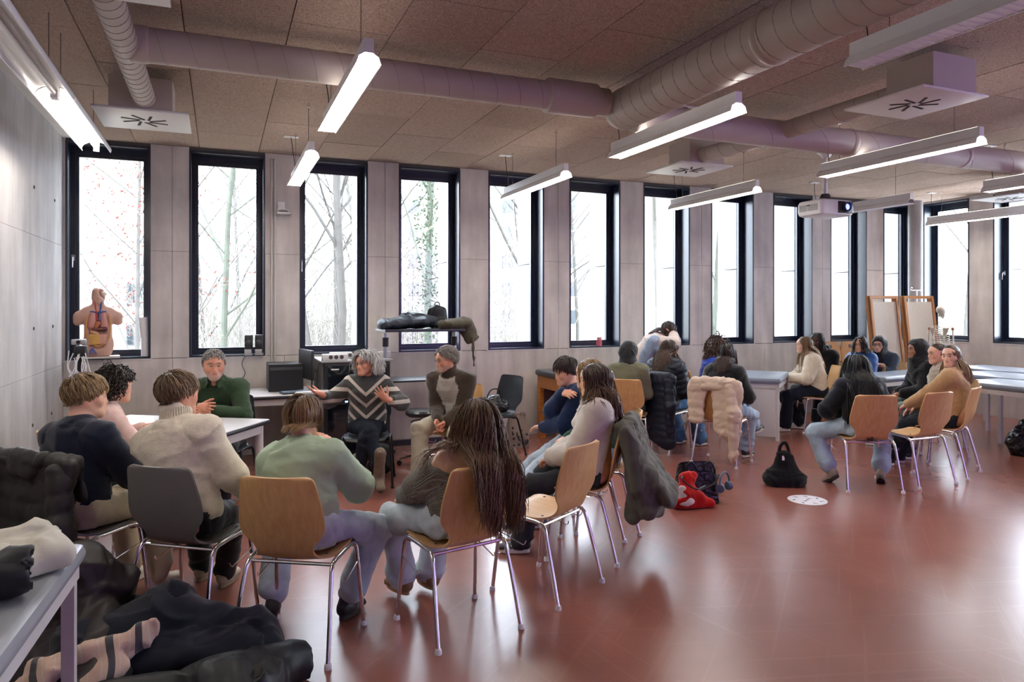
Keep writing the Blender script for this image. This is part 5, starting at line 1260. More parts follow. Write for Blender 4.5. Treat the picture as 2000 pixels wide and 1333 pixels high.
        gl = link('glasses', mb.me('glasses', fm), t); link('lens', ln.me('lens', GLASS, False), gl)
    return t, dict(Hc=Hc, Rh=Rh, s=s, wr=wr, elb=elb, neck=neck, neck_top=neck_top, fr=fr, u2=u2, lat=lat, chest=chest, sh=sh, knees=knees, ank=ank, H0=H0)
SHORT = dict(n=1300, len=.062, steps=5, comb=(0, .3, -.6), crown=1., lift=.22, mess=.10, grav=.12, w=.0022, hl=.46, nape=-.8, vol=.012, thick=1.0, hug=.05)
t, b = person('person in a cream turtleneck sweater seen from behind at the white table', *CH['c1'], s=1.03, side=-13, lean=0, hy=-.05, head=(-18, -4, 0), skin='d8a283',
    hands=[(-.16, .36, .66), (.16, .22, .60)], top=dict(c='d4c9b5', tex='knit', collar='turtle', amp=.009, off=.016, name='turtleneck'), trousers=dict(c='1c1f26', tex='plain', off=.01), hair=dict(SHORT, c='5a4634', tip='8a6e50'),
    shoes=dict(c='b5ab98', sole='8f8570', kind='sneak'), feet=[(-.33, .50, .085), (-.14, .45, .085)])
t, b = person('person in a sage green sweatshirt and blue jeans seen from behind, nearest the camera', *CH['c2'], s=.98, fem=True, lean=2, slump=16, side=-8, hy=.02, tl=.86, head=(-8, -8, 0), skin='d9a587',
    hands=[(-.1, .36, .62), (.05, .27, .86)], elbow=[(-.6, -.5, -.9), (.9, -.3, -1)], top=dict(c='a2b498', tex='plain', amp=.011, off=.024, sleeve=.014, hem=.06, name='sweatshirt'), trousers=dict(c='aebac4', tex='denim', off=.02, flare=.02, hem=.86),
    hair=dict(n=1900, c='5b4128', tip='a07c52', len=.235, taper=.66, steps=9, comb=(0, -.2, -1), part=.5, lift=.2, mess=.06, grav=.3, w=.0021, thick=1.0, hl=.42, hug=.14, hugf=.7), shoes=dict(c='1b1a1a', sole='2a1f1a', kind='sneak', stripe='8d8478'), feet=[(-.26, .22, .085), (.12, .27, .085)], knee=[(-.3, .7, .8), (.55, .7, .8)])
t, b = person('person in an off-shoulder grey cardigan, seen from behind', *CH['c3'], s=.95, fem=True, lean=-20, slump=6, side=6, hy=.0, tl=.86, head=(20, -10, 5), skin='dcae90', bareshoulder=True,
    hands=[(-.14, .3, .6), (.08, .32, .6)], top=dict(c='7d766c', tex='chunky', amp=.008, off=.024, sleeve=.014, off_shoulder=True, name='cardigan'), trousers=dict(c='b4bec6', tex='denim', off=.02, flare=.025),
    hair=dict(n=2100, c='543c2a', tip='7d5e44', len=.56, steps=13, comb=(0, -.4, -1), part=.5, lift=.12, mess=.06, grav=.4, w=.0021, wave=.012, wfreq=2.6, thick=1.1, lmin=.6), backrest=True,
    shoes=dict(c='7d5f3c', sole='a8895f', kind='plat'), feet=[(-.1, .42, .115), (.06, .40, .115)], knee=[(-.5, .6, .9), (.2, .5, 1)])

LONG = dict(n=1150, len=.42, steps=10, comb=(0, -.4, -1), part=.5, front=(0, -.7, -.2), frontx=1.3, lift=.12, mess=.06, grav=.4, w=.003, thick=.9, hl=.28, hug=.06, hugf=.22, lmin=.7)
JEAN = dict(c='aebac4', tex='denim', off=.016, flare=.02); DARK = dict(c='23262c', tex='plain', off=.012)
# --- front circle
person('person in a navy knit sweater beside the left wall, seen from behind', *CH['c1b'], s=1.02, lean=-2, hy=-.03, side=-4, tl=.93, head=(-30, -3, 0), skin='dfae92', hands=[(-.12, .33, .63), (.12, .33, .63)],
    top=dict(c='121a2b', tex='knit', amp=.009, off=.018), trousers=dict(c='b9a98c', tex='plain'), hair=dict(SHORT, c='6e5638', tip='a98a5f', len=.075, n=1100, lift=.3), shoes=dict(c='c9c2b5', sole='d8d3c8'))
person('person in a pale pink shirt at the far left of the white table', *CH['c0'], s=.95, fem=True, lean=6, head=(8, -4, 0), skin='dba98c', q=.8, hands=[(-.1, .34, .79), (.12, .34, .79)],
    top=dict(c='d9b9ae', tex='plain', amp=.007, off=.016, name='shirt'), trousers=DARK, hair=dict(n=1000, c='1c1410', tip='30221a', len=.13, steps=12, comb=(0, -.5, -.6), lift=.5, mess=.3, grav=.18, w=.0034, wave=.009, wfreq=4, thick=1.3, flen=.05, front=(0, -.6, .1), frontx=.5))
t, b = person('person in a dark green shirt with folded hands behind the white table', *CH['gm'], s=1.03, lean=10, head=(24, -2, 0), skin='c98f74', nk=1.05, beard=(.38, .33, .30), q=1.,
    hands=[(-.05, .35, .80), (.05, .36, .82)], elbow=[(-1, -.1, -.6), (1, -.1, -.6)], hand=[dict(d=(.75, .5, .05), pn=(.2, -.6, -.5), curl=.35, spread=.2), dict(d=(-.75, .45, .1), pn=(-.1, -.7, -.4), curl=.3, spread=.25)],
    top=dict(c='2c4029', tex='plain', amp=.009, off=.014, collar='shirt', name='shirt'), trousers=DARK, hair=dict(SHORT, c='6b6863', tip='aaa6a0', len=.028, n=1100, lift=.6), feet=[(-.1, .3, .085), (.16, .32, .085)], gaze=(-.15, 1, 0))
w = b['wr'][0]; o = MB().tube([w*.93+b['elb'][0]*.07+.03*(math.cos(a)*np.array([0, 0, 1.])+math.sin(a)*np.array([.55, -.8, 0])) for a in np.linspace(0, 6.2, 16)], .004, 6, closed=True).build('watch_strap', M('satin_steel'), t)
t, b = person('person with glasses in a chevron-striped sweater, gesturing with both hands', *CH['gw'], s=.95, fem=True, lean=4, head=(-38, 0, 4), skin='d39b80', glasses='6b3f3f', q=1.,
    hands=[(-.18, .30, .80), (.38, .20, .84)], elbow=[(-1, -.4, -.7), (.7, -.9, -.9)], hand=[dict(d=(.45, .45, .55), pn=(.55, .0, .75), curl=.35, spread=.35), dict(d=(.75, .3, .35), pn=(-.3, .0, 1), curl=.3, spread=.35)],
    top=dict(c='333333', mat=chevron_mat(), amp=.006, off=.022, cuff=(.55, .55), sleeve=.012, hem=.03), trousers=dict(c='1b202a', tex='denim', off=.012, flare=.0, hem=.72), hair=dict(n=1300, c='8f8d8a', tip='d8d6d2', len=.235, taper=.66, steps=9, comb=(0, -.4, -.8), part=.5, lift=.55, mess=.25, grav=.24, w=.003, wave=.008, wfreq=2, thick=1.5, hl=.46, flen=.10, front=(0, -.4, .3), frontx=1.1),
    shoes=dict(c='6b5b4c', sole='3a332c', kind='tall', up=(0, -18)), feet=[(.06, .34, .085), (-.13, .46, .17)], knee=[(-.1, .6, 1), (-.05, .5, 1.)])
person('person with glasses in a brown and light grey fleece and beige trousers', *CH['fl'], s=1.0, lean=12, slump=8, head=(-38, -4, 0), skin='c88f74', beard=(.33, .29, .26), glasses='3a3432', q=1.,
    hands=[(-.03, .30, .56), (.04, .31, .57)], elbow=[(-.5, -1, -.3), (.5, -1, -.3)], hand=[dict(d=(.35, .4, -.8), pn=(.7, .3, .2), curl=.5), dict(d=(-.35, .45, -.75), pn=(-.7, .3, .2), curl=.5)],
    top=dict(c='aaa59d', ids=('a9a49b', '43382f'), amp=.008, off=.02, collar='high', name='fleece'), trousers=dict(c='b5ac98', tex='plain', off=.018, flare=.035, hem=1.), hair=dict(SHORT, c='5d554b', tip='a09a92', len=.075, lift=.6, comb=(0, -.5, -.3), crown=0., hug=.22, mess=.2), shoes=dict(c='1d1b1a', sole='2a2826'), feet=[(-.14, .42, .085), (.17, .40, .085)])
t, b = person('person in a navy sweatshirt with one hand on the shoulder', *CH['c5c'], s=.98, lean=0, slump=16, tl=.93, head=(10, -14, 0), skin='dba98e', q=1.,
    hands=[(.08, .30, .62), (-.12, .19, .92)], elbow=[(-.9, -.3, -.6), (.4, .6, -1)], hand=[dict(d=(.7, .6, -.1), pn=(0, 0, -1), curl=.5), dict(d=(-.9, -.35, .05), pn=(.1, -.6, -.8), curl=.35)],
    top=dict(c='1a2a4d', tex='plain', amp=.010, off=.02, sleeve=.01, name='sweatshirt'), trousers=dict(c='a9b7c4', tex='denim', off=.02, flare=.02), hair=dict(SHORT, c='241c17', tip='3d3129', len=.095, flen=.085, n=1200, lift=.45, front=(.2, .6, -.5), mess=.3), feet=[(-.12, .66, .085), (.12, .62, .085)])
mb = MB()
for k in range(7): mb.tube([(-.02+k*.012, 0, -.02), (-.024+k*.013, .002, .01+.012*(k % 3)), (-.016+k*.011, .0, .03+.012*(k % 2))], [.006, .005, .001], 5)
lg = mb.build('flame_print', M('flame_print', (.62, .16, .08), .7), t); lg.location = (-.055, .150, .86); lg.rotation_euler = (R(6), 0, R(20))
t, b = person('person in a light grey sweatshirt wearing a white hair clip', *CH['c5'], s=.97, fem=True, lean=-8, hy=-.07, head=(12, -4, 0), skin='d9a88c', q=1.,
    hands=[(-.08, .20, .62), (.12, .20, .62)], hand=[dict(d=(.5, .6, -.3), pn=(0, 0, -1)), dict(d=(-.4, .7, -.4), pn=(0, 0, -1))],
    top=dict(c='bdb5ac', tex='plain', amp=.010, off=.03, sleeve=.016, hem=.02, name='sweatshirt'), trousers=dict(c='2b2d31', tex='denim', off=.016, flare=.02), hair=dict(LONG, c='3f2d20', tip='6b4d35', wave=.008, len=.40, n=1200, tie=(0, -.115, .02), tiez=.7, tief=.3), shoes=dict(c='24272f', sole='cfcac0', stripe='c8d0d8'), feet=[(-.14, .40, .085), (.16, .46, .11)])
Rh, Hc, s_ = b['Rh'], b['Hc'], b['s']
mb = MB(); mb.tube([(.0, -.135, .045), (.045, -.128, .05), (.05, -.135, .0), (.0, -.142, -.005)], .006, 6, closed=True); mb.tube([(.0, -.135, .02), (-.02, -.13, .02)], .005, 6)
mb.V = [(v*s_) @ Rh.T+Hc for v in mb.V]; link('hair_clip', mb.me('hair_clip', M('clip_white', (.7, .66, .62), .3)), t)
mb = MB().tube(bez([b['neck']-b['lat']*.09+b['fr']*.0, b['neck']+b['fr']*.1-b['u2']*.01, b['neck']+b['lat']*.09, b['neck']-b['fr']*.07+b['u2']*.02], 20), .022, 8, closed=True); link('green_scarf', mb.me('green_scarf', M('scarf_green', (.02, .11, .07), .9, bump=.4, bscale=90)), t)
person('person in dark green and blue jeans, half hidden behind the hair clip wearer', *CH['c5b'], s=.96, fem=True, lean=2, head=(5, -4, 0), skin='deb195', q=.8, top=dict(c='1f4a39', tex='knit', off=.018), trousers=dict(c='7d97b2', tex='denim', off=.016, flare=.015), hair=dict(LONG, c='80633f', tip='b09468', len=.3, n=800), feet=[(-.1, .48, .085), (.12, .5, .085)])
# --- back circle
person('person in a black headscarf and olive jacket seen from behind', *CH['c13'], s=.95, fem=True, q=.6, lean=2, head=(-25, -4, 0), skin='b98262', top=dict(c='6b6a55', tex='plain', off=.03, amp=.009, sleeve=.012, name='jacket'), trousers=DARK, hair=dict(kind='hijab', c='0c0d10'))
person('person in a pale sweater crouching with knees drawn up by the window', 4.92, 7.6, -35, s=.95, fem=True, q=.6, seat=.79, hy=-.05, lean=30, slump=10, head=(0, -34, 0), skin='d4a284', hands=[(-.03, .36, 1.27), (.05, .36, 1.26)], elbow=[(-1, .2, -.5), (1, .2, -.5)], hand=[dict(d=(.3, -.3, .8), pn=(.3, -.8, 0)), dict(d=(-.3, -.3, .8), pn=(-.3, -.8, 0))],
    top=dict(c='cfc0b8', tex='plain', off=.022, amp=.010, sleeve=.012), trousers=dict(c='a3b4cc', tex='denim', off=.014), hair=dict(LONG, c='2e2320', tip='4a3a32', len=.26, n=600), feet=[(-.13, .32, .87), (.13, .32, .87)], knee=[(-.3, .4, 1), (.3, .4, 1)], shoes=dict(c='c9c4bd', sole='d8d4cc'))
person('person in a navy quilted coat on the pale taupe chair, seen from behind', *CH['c11'], s=.98, fem=True, q=.8, lean=3, head=(-18, -6, 0), skin='d8a88c', top=dict(c='131a29', tex='nylon', off=.04, amp=.008, quilt=.010, qstep=.06, sleeve=.012, name='quilted_coat'), trousers=dict(c='54779f', tex='denim', off=.016, flare=.03), hair=dict(LONG, c='3a2a20', tip='5f4836', wave=.012, wfreq=3, len=.46, n=1100, tie=(0, -.12, .05), tiez=.5, tief=.3), feet=[(-.1, .44, .085), (.14, .5, .085)], shoes=dict(c='20242b', sole='d8d4cc', kind='low'))
person('person in a royal blue sweater facing right', *CH['c12'], s=.97, fem=True, q=.6, lean=4, head=(12, -2, 0), skin='cf9a7e', top=dict(c='1a3aa0', tex='knit', off=.018, amp=.008), trousers=dict(c='5d82b0', tex='denim'), hair=dict(n=800, c='3c2a22', tip='5b443a', len=.17, steps=12, comb=(0, -.6, -.7), lift=.5, mess=.3, grav=.2, w=.004, wave=.010, wfreq=4, thick=1.6))
person('person in a black fleece and pale jeans, legs crossed', *CH['c10'], s=.97, fem=True, q=.8, lean=6, head=(5, -6, 0), skin='d2a083', top=dict(c='101113', tex='fuzzy', off=.026, amp=.008, collar='high', sleeve=.01, name='fleece'), trousers=dict(c='a3b5cb', tex='denim', off=.016, flare=.02, hem=.9), hair=dict(LONG, c='241915', tip='3d2b23', len=.30, n=900, lift=.05), feet=[(.12, .66, .30), (.12, .36, .085)], knee=[(.1, .3, 1), (.3, .5, 1)], shoes=dict(c='16181d', sole='cfc9bd', stripe='d8d4cc', up=(10, 0)), hands=[(-.1, .28, .63), (.1, .3, .63)])
person('person in a fuzzy cream sweater and navy trousers, hands clasped', *CH['c9'], s=.97, fem=True, q=.7, lean=6, head=(5, 0, 0), skin='dfb096', top=dict(c='d6c9b3', tex='fuzzy', off=.03, amp=.009, sleeve=.012), trousers=dict(c='161b2c', tex='plain', off=.018, flare=.03), hair=dict(LONG, c='6a5039', tip='a3835f', len=.5, n=900, sidelen=.45), hands=[(-.04, .34, .68), (.03, .35, .68)], feet=[(-.1, .40, .085), (.13, .16, .085)], shoes=dict(c='cfcac2', sole='d8d4cc'), hand=[dict(d=(.4, .7, -.1), curl=.8), dict(d=(-.4, .7, -.1), curl=.8)])
person('person in a black jacket sitting just behind the fuzzy cream sweater', *CH['c14'], s=1.0, q=.5, lean=4, head=(10, -6, 0), skin='4a2f22', top=dict(c='0f1012', tex='plain', off=.026, name='jacket'), trousers=DARK, hair=dict(LONG, c='0d0b0b', tip='1a1615', len=.3, n=500))
person('person with glasses in a bright blue jacket', *CH['c15'], s=.94, fem=True, q=.5, lean=-4, head=(12, -3, 0), skin='c79878', glasses='2a2a2c', top=dict(c='1d4a86', tex='nylon', off=.026, sleeve=.012, amp=.01, name='jacket'), trousers=dict(c='6d7176', tex='denim', off=.02, flare=.02), hair=dict(LONG, c='120e0e', tip='241c1a', len=.26, n=600), feet=[(-.1, .48, .11), (.14, .3, .085)], shoes=dict(c='8a6a4a', sole='a3835c', kind='boot'))
person('person in a black headscarf, glasses and grey jacket leaning on the table', *CH['c16'], s=.95, fem=True, q=.5, lean=10, head=(10, -2, 0), skin='d0a086', glasses='555555', top=dict(c='2d3644', tex='plain', off=.026, sleeve=.01, name='jacket'), trousers=DARK, hair=dict(kind='hijab', c='08080a'), hands=[(-.02, .33, .80), (-.06, .36, .80)])
person('person in a black headscarf and black coat facing left', *CH['c17'], s=.97, fem=True, q=.7, lean=2, head=(8, 2, 0), skin='9c6b50', top=dict(c='0e0f12', tex='plain', off=.03, sleeve=.016, amp=.01, name='coat'), trousers=dict(c='7e8a80', tex='denim'), hair=dict(kind='hijab', c='0a0a0d'), feet=[(-.1, .46, .085), (.12, .46, .085)])
person('person in a beige fur vest beside the tan sweater wearer', *CH['c18'], s=.96, fem=True, q=.7, lean=0, head=(22, -4, 0), skin='dba98e', top=dict(c='9a8b78', tex='fuzzy', off=.03, name='fur_vest'), trousers=DARK, hair=dict(LONG, c='4a3626', tip='6b5038', len=.34, n=800, tie=(0, -.12, .03), tief=.3, wave=.006))
person('person in a tan sweater turning to look at the camera', *CH['c8'], s=.97, fem=True, q=.9, lean=-6, hy=-.05, side=6, head=(78, 0, 4), skin='dcae94', top=dict(c='ad8a62', tex='knit', off=.022, amp=.008, hem=.02), trousers=dict(c='1c2226', tex='denim', off=.014), hair=dict(LONG, c='5a432e', tip='a98c66', len=.34, n=1000, tie=(0, -.12, .03), tiez=.3, tief=.25, hl=.30), hands=[(-.06, .33, .62), (.1, .3, .6)], feet=[(-.08, .5, .085), (.12, .46, .085)], shoes=dict(c='1b1b1d', sole='d0ccc4', kind='low'))
person('person in a dark sweater and light jeans in the back circle, seen from behind', *CH['c6'], s=.95, fem=True, q=1., lean=8, slump=8, tl=.93, head=(10, -12, 0), skin='c99a78', top=dict(c='1b1d24', tex='plain', off=.024, sleeve=.012), trousers=dict(c='9aabba', tex='denim', off=.024, flare=.02, hem=.84), hair=dict(LONG, c='0d0c0e', tip='1c1a1d', len=.80, steps=13, n=2100, w=.003, lift=.2, thick=1.5, lmin=.8, hug=.3, hugf=.1), hands=[(-.2, .3, .6), (.2, .3, .6)], feet=[(-.24, .12, .10), (.2, .10, .10)], knee=[(-.5, .6, .6), (.4, .6, .6)], shoes=dict(c='8d8070', sole='24211e', up=(-35, -35)))
# ------------------------------------------------------------------ coats, bags and models
def soft(name, label, cat, prims, c, loc=(0, 0, 0), deg=90, vox=.012, amp=.01, quilt=0., qstep=.08, parent=None, seed=0, cuts=(), fa=22, fp=8, floor=None, part=None, group=None):
    V, Q = field(prims, vox, cuts); V = folds(V, Q, prims, amp, seed+50, fa, fp, quilt, qstep)
    if floor is not None: V[:, 2] = np.maximum(V[:, 2], floor)
    me = mesh(name, V, Q, cloth_mat(c), True, 9)
    if parent is not None: return link(part or name, me, parent)
    o = link(name, me, None, loc, (0, 0, R(deg-90))); tag(o, label, cat, group); return o
def coat_on(key, name, label, c, drop=.2, side=0., wide=1., quilt=.0, qstep=.085, amp=.012, sl=.2, seed=0, sleeves=(1, 1), front=True, open_=False, flare=.0):
    x, y, d = CH[key]; t = thing(name, label, 'coat', (x, y, 0), R(d-90)); w = .19*wide
    P = [Prim((-w+side, -.262, .845), (w+side, -.262, .845), .038, .038, k=.04)]
    for f in ((-1.1, -.8, .35, .65, .95, 1.25) if open_ else (-1, -.5, 0, .5, 1)):
        P.append(Prim((f*w+side, -.285, .83), (f*w*1.05+side, -.31-.015*math.cos(f*2)-flare*(1+.3*f), drop+.06*(1-f)), (.06, .026), (.05 if open_ else .07, .03), u=(1, 0, 0), k=.06))
    if flare:
        for xx in (-.14, .0, .14):
            for fl in (.0, .6, 1.25): P.append(Prim((xx+side, -.29, .82-.05*fl), (xx*1.1+side, -.33-flare*fl*1.3, drop+.05+.10*fl), (.05, .03), (.075, .045), u=(1, 0, 0), k=.06))
    if front:
        for s in (-1, 1): P.append(Prim((s*w*.9+side, -.215, .835), (s*w*1.05+side, -.20, .66), (.045, .022), (.04, .02), u=(1, 0, 0), k=.04))
    soft('shell', '', '', P, c, parent=t, quilt=quilt, qstep=qstep, amp=amp, seed=seed, floor=.015, part='shell')
    for s, on in zip((-1, 1), sleeves):
        if not on: continue
        S = [Prim((s*(w+.0)+side, -.30, .80), (s*(w+.045)+side, -.335-flare*.5, .55), .058, .055, k=.05), Prim((s*(w+.045)+side, -.335-flare*.5, .55), (s*(w+.03)+side, -.32-flare*.8, sl), .055, .045, k=.05)]
        soft('sleeve', '', '', S, c, parent=t, quilt=quilt, qstep=qstep, amp=amp, seed=seed+7, floor=.015, part='sleeve')
    H = [Prim((-.10+side, -.295, .865), (.10+side, -.295, .865), .038, .038, k=.06), Prim((-.08+side, -.315, .80), (.08+side, -.315, .80), .036, .036, k=.06)]
    soft('hood', '', '', H, c, parent=t, quilt=quilt*.6, qstep=qstep, amp=amp, seed=seed+3, part='collar'); return t
coat_on('c1b', 'puffer_coat', 'dark grey puffer coat over the chair at lower left', dict(c='26241f', tex='nylon'), .16, 0, 1.25, .010, .09, .012, .12, 1)
tg = MB().bb((-.03, -.385, .60), (-.018, -.378, .64)).build('orange_tab', M('orange_tab', (.8, .22, .03), .6), bpy.data.objects['puffer_coat'], (-.2, -.01, .12), smooth=False)
coat_on('c10', 'puffer_coat', 'beige puffer coat hanging over a chair back in the middle', dict(c='c7b29d', tex='nylon'), .34, .02, .95, .006, .085, .014, .12, 2, (0, 1), True, True)
coat_on('c11', 'quilted_coat', 'navy quilted coat hanging beside the pale chair', dict(c='10182a', tex='nylon'), .12, .17, .55, .007, .07, .008, .25, 3, (0, 1), False)
coat_on('c5', 'field_jacket', 'olive field jacket hanging from the chair of the clip wearer', dict(c='55534a', tex='plain'), .24, .03, 1.0, 0, .09, .016, .22, 4, (0, 1), False, False, .13)
PB = lambda *a, **k: Prim(*a, **k)
soft('wool_coat', 'navy wool coat lying on top of the pile on the floor', 'coat', [PB((-.30, -.05, .20), (.02, .05, .26), .11, .10, k=.1), PB((.0, .05, .26), (.36, -.02, .14), (.10, .12), (.10, .10), u=(0, 0, 1), k=.1), PB((.34, -.05, .12), (.46, -.22, .08), .09, .075, k=.1), PB((-.30, -.05, .22), (-.16, .18, .24), .07, .06, k=.08), PB((-.16, .18, .24), (.08, .22, .28), .05, .04, k=.06), PB((-.3, -.1, .18), (.3, -.16, .14), (.09, .11), (.08, .11), u=(0, 0, 1), k=.1)], dict(c='151a24', tex='plain'), (-.22, 3.36, .0), 90, amp=.022, fa=12, fp=6, floor=.05, seed=11)
soft('black_coat', 'black coat at the bottom of the floor pile', 'coat', [PB((-.4, -.2, .06), (.3, -.28, .07), (.09, .2), (.09, .2), u=(0, 0, 1), k=.1), PB((.2, -.25, .1), (.45, -.1, .05), .11, .08, k=.1), PB((-.3, -.3, .12), (.2, -.36, .13), .09, .08, k=.1)], dict(c='15161a', tex='nylon'), (-.16, 3.28, .0), 90, amp=.024, fa=12, fp=6, floor=.008, seed=12)
soft('brown_coat', 'brownish black coat slumped below the padded table', 'coat', [PB((-.1, .2, .12), (.0, .15, .45), .14, .10, k=.1), PB((.0, .15, .45), (.15, .22, .35), .09, .08, k=.1), PB((-.1, .0, .1), (.1, -.3, .12), .14, .12, k=.1), PB((.05, .1, .3), (.12, -.2, .2), .1, .09, k=.1)], dict(c='241d1b', tex='nylon'), (-.56, 3.4, .0), 90, amp=.022, fa=12, fp=6, floor=.008, seed=13)
def plaid():
    m = M('scarf_plaid', (.52, .38, .28), .95, bump=.3, bscale=140, sheen=.3); nt = m.node_tree; N = nt.nodes; L = nt.links; b = N['Principled BSDF']
    tc = N.new('ShaderNodeTexCoord'); w = N.new('ShaderNodeTexWave'); w.inputs['Scale'].default_value = 2.6; w.inputs['Distortion'].default_value = 7; w.inputs['Detail'].default_value = 1; L.new(tc.outputs['Object'], w.inputs['Vector'])
    r = N.new('ShaderNodeValToRGB'); r.color_ramp.interpolation = 'CONSTANT'; e = r.color_ramp.elements; e[0].color = (.055, .055, .06, 1); e[1].position = .13; e[1].color = (.58, .42, .31, 1); q = e.new(.62); q.color = (.60, .50, .43, 1); q = e.new(.72); q.color = (.58, .41, .30, 1); L.new(w.outputs['Fac'], r.inputs[0]); L.new(r.outputs[0], b.inputs['Base Color']); return m
soft('plaid_scarf', 'beige scarf with dark stripes on the coat pile', 'scarf', [PB((-.24, -.05, .22), (-.2, -.12, .06), (.07, .03), (.07, .03), u=(1, 0, 0), k=.06), PB((-.22, .0, .24), (.0, .06, .27), .05, .04, k=.06), PB((-.05, -.02, .25), (.16, .08, .30), (.06, .03), (.05, .025), u=(0, 0, 1), k=.05), PB((-.12, -.14, .16), (.05, -.02, .24), .045, .04, k=.05)], dict(c='x', mat=plaid()), (-.40, 3.12, .0), 90, amp=.024, fa=16, fp=10, floor=.06, seed=14)
soft('green_cloth', 'pale green cloth at the bottom left edge under the table', 'cloth', [PB((-.06, 0, .08), (.06, .06, .05), .07, .06, k=.05), PB((.0, -.05, .05), (.08, .0, .14), .05, .04, k=.05)], dict(c='7d9070', tex='plain'), (-.70, 2.78, 0), 90, amp=.012, floor=.006, seed=15)
soft('grey_jacket', 'pale grey jacket folded on the near padded table', 'jacket', [PB((-.2, -.12, .03), (.1, .05, .05), (.05, .16), (.045, .13), u=(0, 0, 1), k=.06), PB((-.15, .06, .06), (.06, .14, .08), .045, .035, k=.05), PB((.0, -.1, .05), (.14, -.02, .03), .04, .03, k=.05)], dict(c='b9b4a6', tex='plain'), (-.62, 2.68, .765), 90, amp=.014, fa=18, fp=9, floor=.004, seed=16)
t = thing('rolled_jacket', 'black jacket rolled up with its sleeve opening facing the room', 'jacket', (-.66, 2.40, .765), R(12))
soft('sleeve', '', '', [PB((-.22, 0, .075), (.13, 0, .075), .066, .068, k=.03), PB((.06, 0, .075), (.2, 0, .075), .050, .052, k=.012, sub=True)], dict(c='17181c', tex='nylon'), parent=t, part='sleeve', amp=.008, seed=17, floor=.004)
soft('body', '', '', [PB((-.2, .12, .06), (-.25, -.14, .06), .07, .06, k=.06)], dict(c='17181c', tex='nylon'), parent=t, part='body', amp=.012, seed=18, floor=.004)
# trolley load
soft('dark_jacket', 'blue-grey jacket bundled on the trolley top', 'jacket', [PB((-.3, -.05, .05), (.1, -.02, .08), (.06, .14), (.06, .14), u=(0, 0, 1), k=.08), PB((-.05, .0, .1), (.25, .02, .07), .07, .06, k=.08)], dict(c='252b35', tex='nylon'), (1.94, 7.60, 1.36), 90, amp=.018, fa=14, floor=.003, seed=21)
soft('olive_jacket', 'olive jacket draped over the right end of the trolley', 'jacket', [PB((-.05, -.1, .05), (.2, -.08, .06), (.05, .1), (.06, .1), u=(0, 0, 1), k=.06), PB((.2, -.08, .05), (.30, -.06, -.12), (.06, .1), (.04, .08), u=(0, 1, 0), k=.06), PB((.28, -.12, -.1), (.29, -.14, -.4), .016, .012, k=.03)], dict(c='4d4739', tex='plain'), (2.30, 7.52, 1.36), 90, amp=.012, seed=22)
t = thing('backpack', 'black backpack standing behind the jackets on the trolley', 'backpack', (2.28, 7.76, 1.36))
soft('bag', '', '', [PB((0, 0, .05), (0, 0, .20), (.13, .07), (.11, .06), u=(1, 0, 0), k=.05)], dict(c='0d0e11', tex='nylon'), parent=t, part='bag', amp=.008, seed=23, floor=.003)
soft('pocket', '', '', [PB((0, -.07, .05), (0, -.065, .12), (.09, .025), (.085, .02), u=(1, 0, 0), k=.04)], dict(c='111216', tex='nylon'), parent=t, part='pocket', amp=.005, seed=24, floor=.003)
MB().tube(bez([(-.03, 0, .25), (-.02, 0, .29), (.02, 0, .29), (.03, 0, .25)], 10), .007, 6).build('handle', BLACKP, t)
# bags
def tote(label, loc, deg, w, d, h, c, tex='leather', lean=0., name='tote_bag', slump=.0):
    t = thing(name, label, 'bag', loc, R(deg)); m = cloth_mat(dict(c=c, tex=tex))
    n = 24; V = []; F = []; lv = [(0, .9), (.04, 1.), (.5, .98-.1*slump), (.92, .92-.25*slump), (1., .9-.3*slump)]
    for off in (0, .006):
        for f, k in lv:
            for i in range(n):
                a = 2*math.pi*i/n; ca, sa = math.cos(a), math.sin(a); x = np.sign(ca)*abs(ca)**.35*w/2*(k-off*3); y = np.sign(sa)*abs(sa)**.35*d/2*(k*(1-.55*f)-off*3)+lean*f
                V.append((x, y, f*h*(1-.06*math.cos(2*a)*f) if off == 0 else max(f*h-.004, .006)))
    L_ = len(lv)
    for j in range(L_-1):
        for i in range(n): F.append([j*n+i, j*n+(i+1) % n, (j+1)*n+(i+1) % n, (j+1)*n+i]); q = L_*n; F.append([q+j*n+(i+1) % n, q+j*n+i, q+(j+1)*n+i, q+(j+1)*n+(i+1) % n])
    for i in range(n): a, b_ = (L_-1)*n+i, (L_-1)*n+(i+1) % n; F.append([a, b_, b_+L_*n, a+L_*n])
    F.append(list(range(n))[::-1]); V = np.array(V); V = V+np.stack([vnoise(V*9, 3), vnoise(V*9, 4), 0*V[:, 0]], 1)*.008
    link('bag', mesh('bag', V, F, m, True, .9), t); return t
t = tote('large black leather tote standing behind the other bags', (3.80, 5.05, 0), -14, .36, .15, .25, '16171a')
for x in (-.07, .09):
    MB().tube(bez([(x-.03, -.055, .16), (x-.035, -.06, .25), (x, -.08, .28), (x+.04, -.075, .22), (x+.045, -.07, .16)], 18), .008, 6).build('handle', BLACKP, t); MB().sphere((x-.03, -.066, .17), .012, 8).build('ring', CHROME, t)
t = tote('black shoulder bag with headphones hung on it', (3.66, 4.78, 0), -18, .26, .13, .24, '0e0f12', slump=.4)
MB().tube(bez([(-.12, -.03, .22), (-.2, -.1, .17), (-.1, -.12, .12), (.06, -.09, .17), (.12, -.04, .23)], 24), .009, 6).build('strap', BLACKP, t)
t = thing('headphones', 'blue-grey over-ear headphones hanging on the black shoulder bag', 'headphones', (3.80, 4.68, .10), R(20)); HPM = M('headphone_blue', (.07, .10, .16), .4)
A = np.linspace(R(-12), R(192), 18); MB().tube([(.07*math.cos(a), 0, .07+.085*math.sin(a)) for a in A], .009, 8).build('headband', HPM, t)
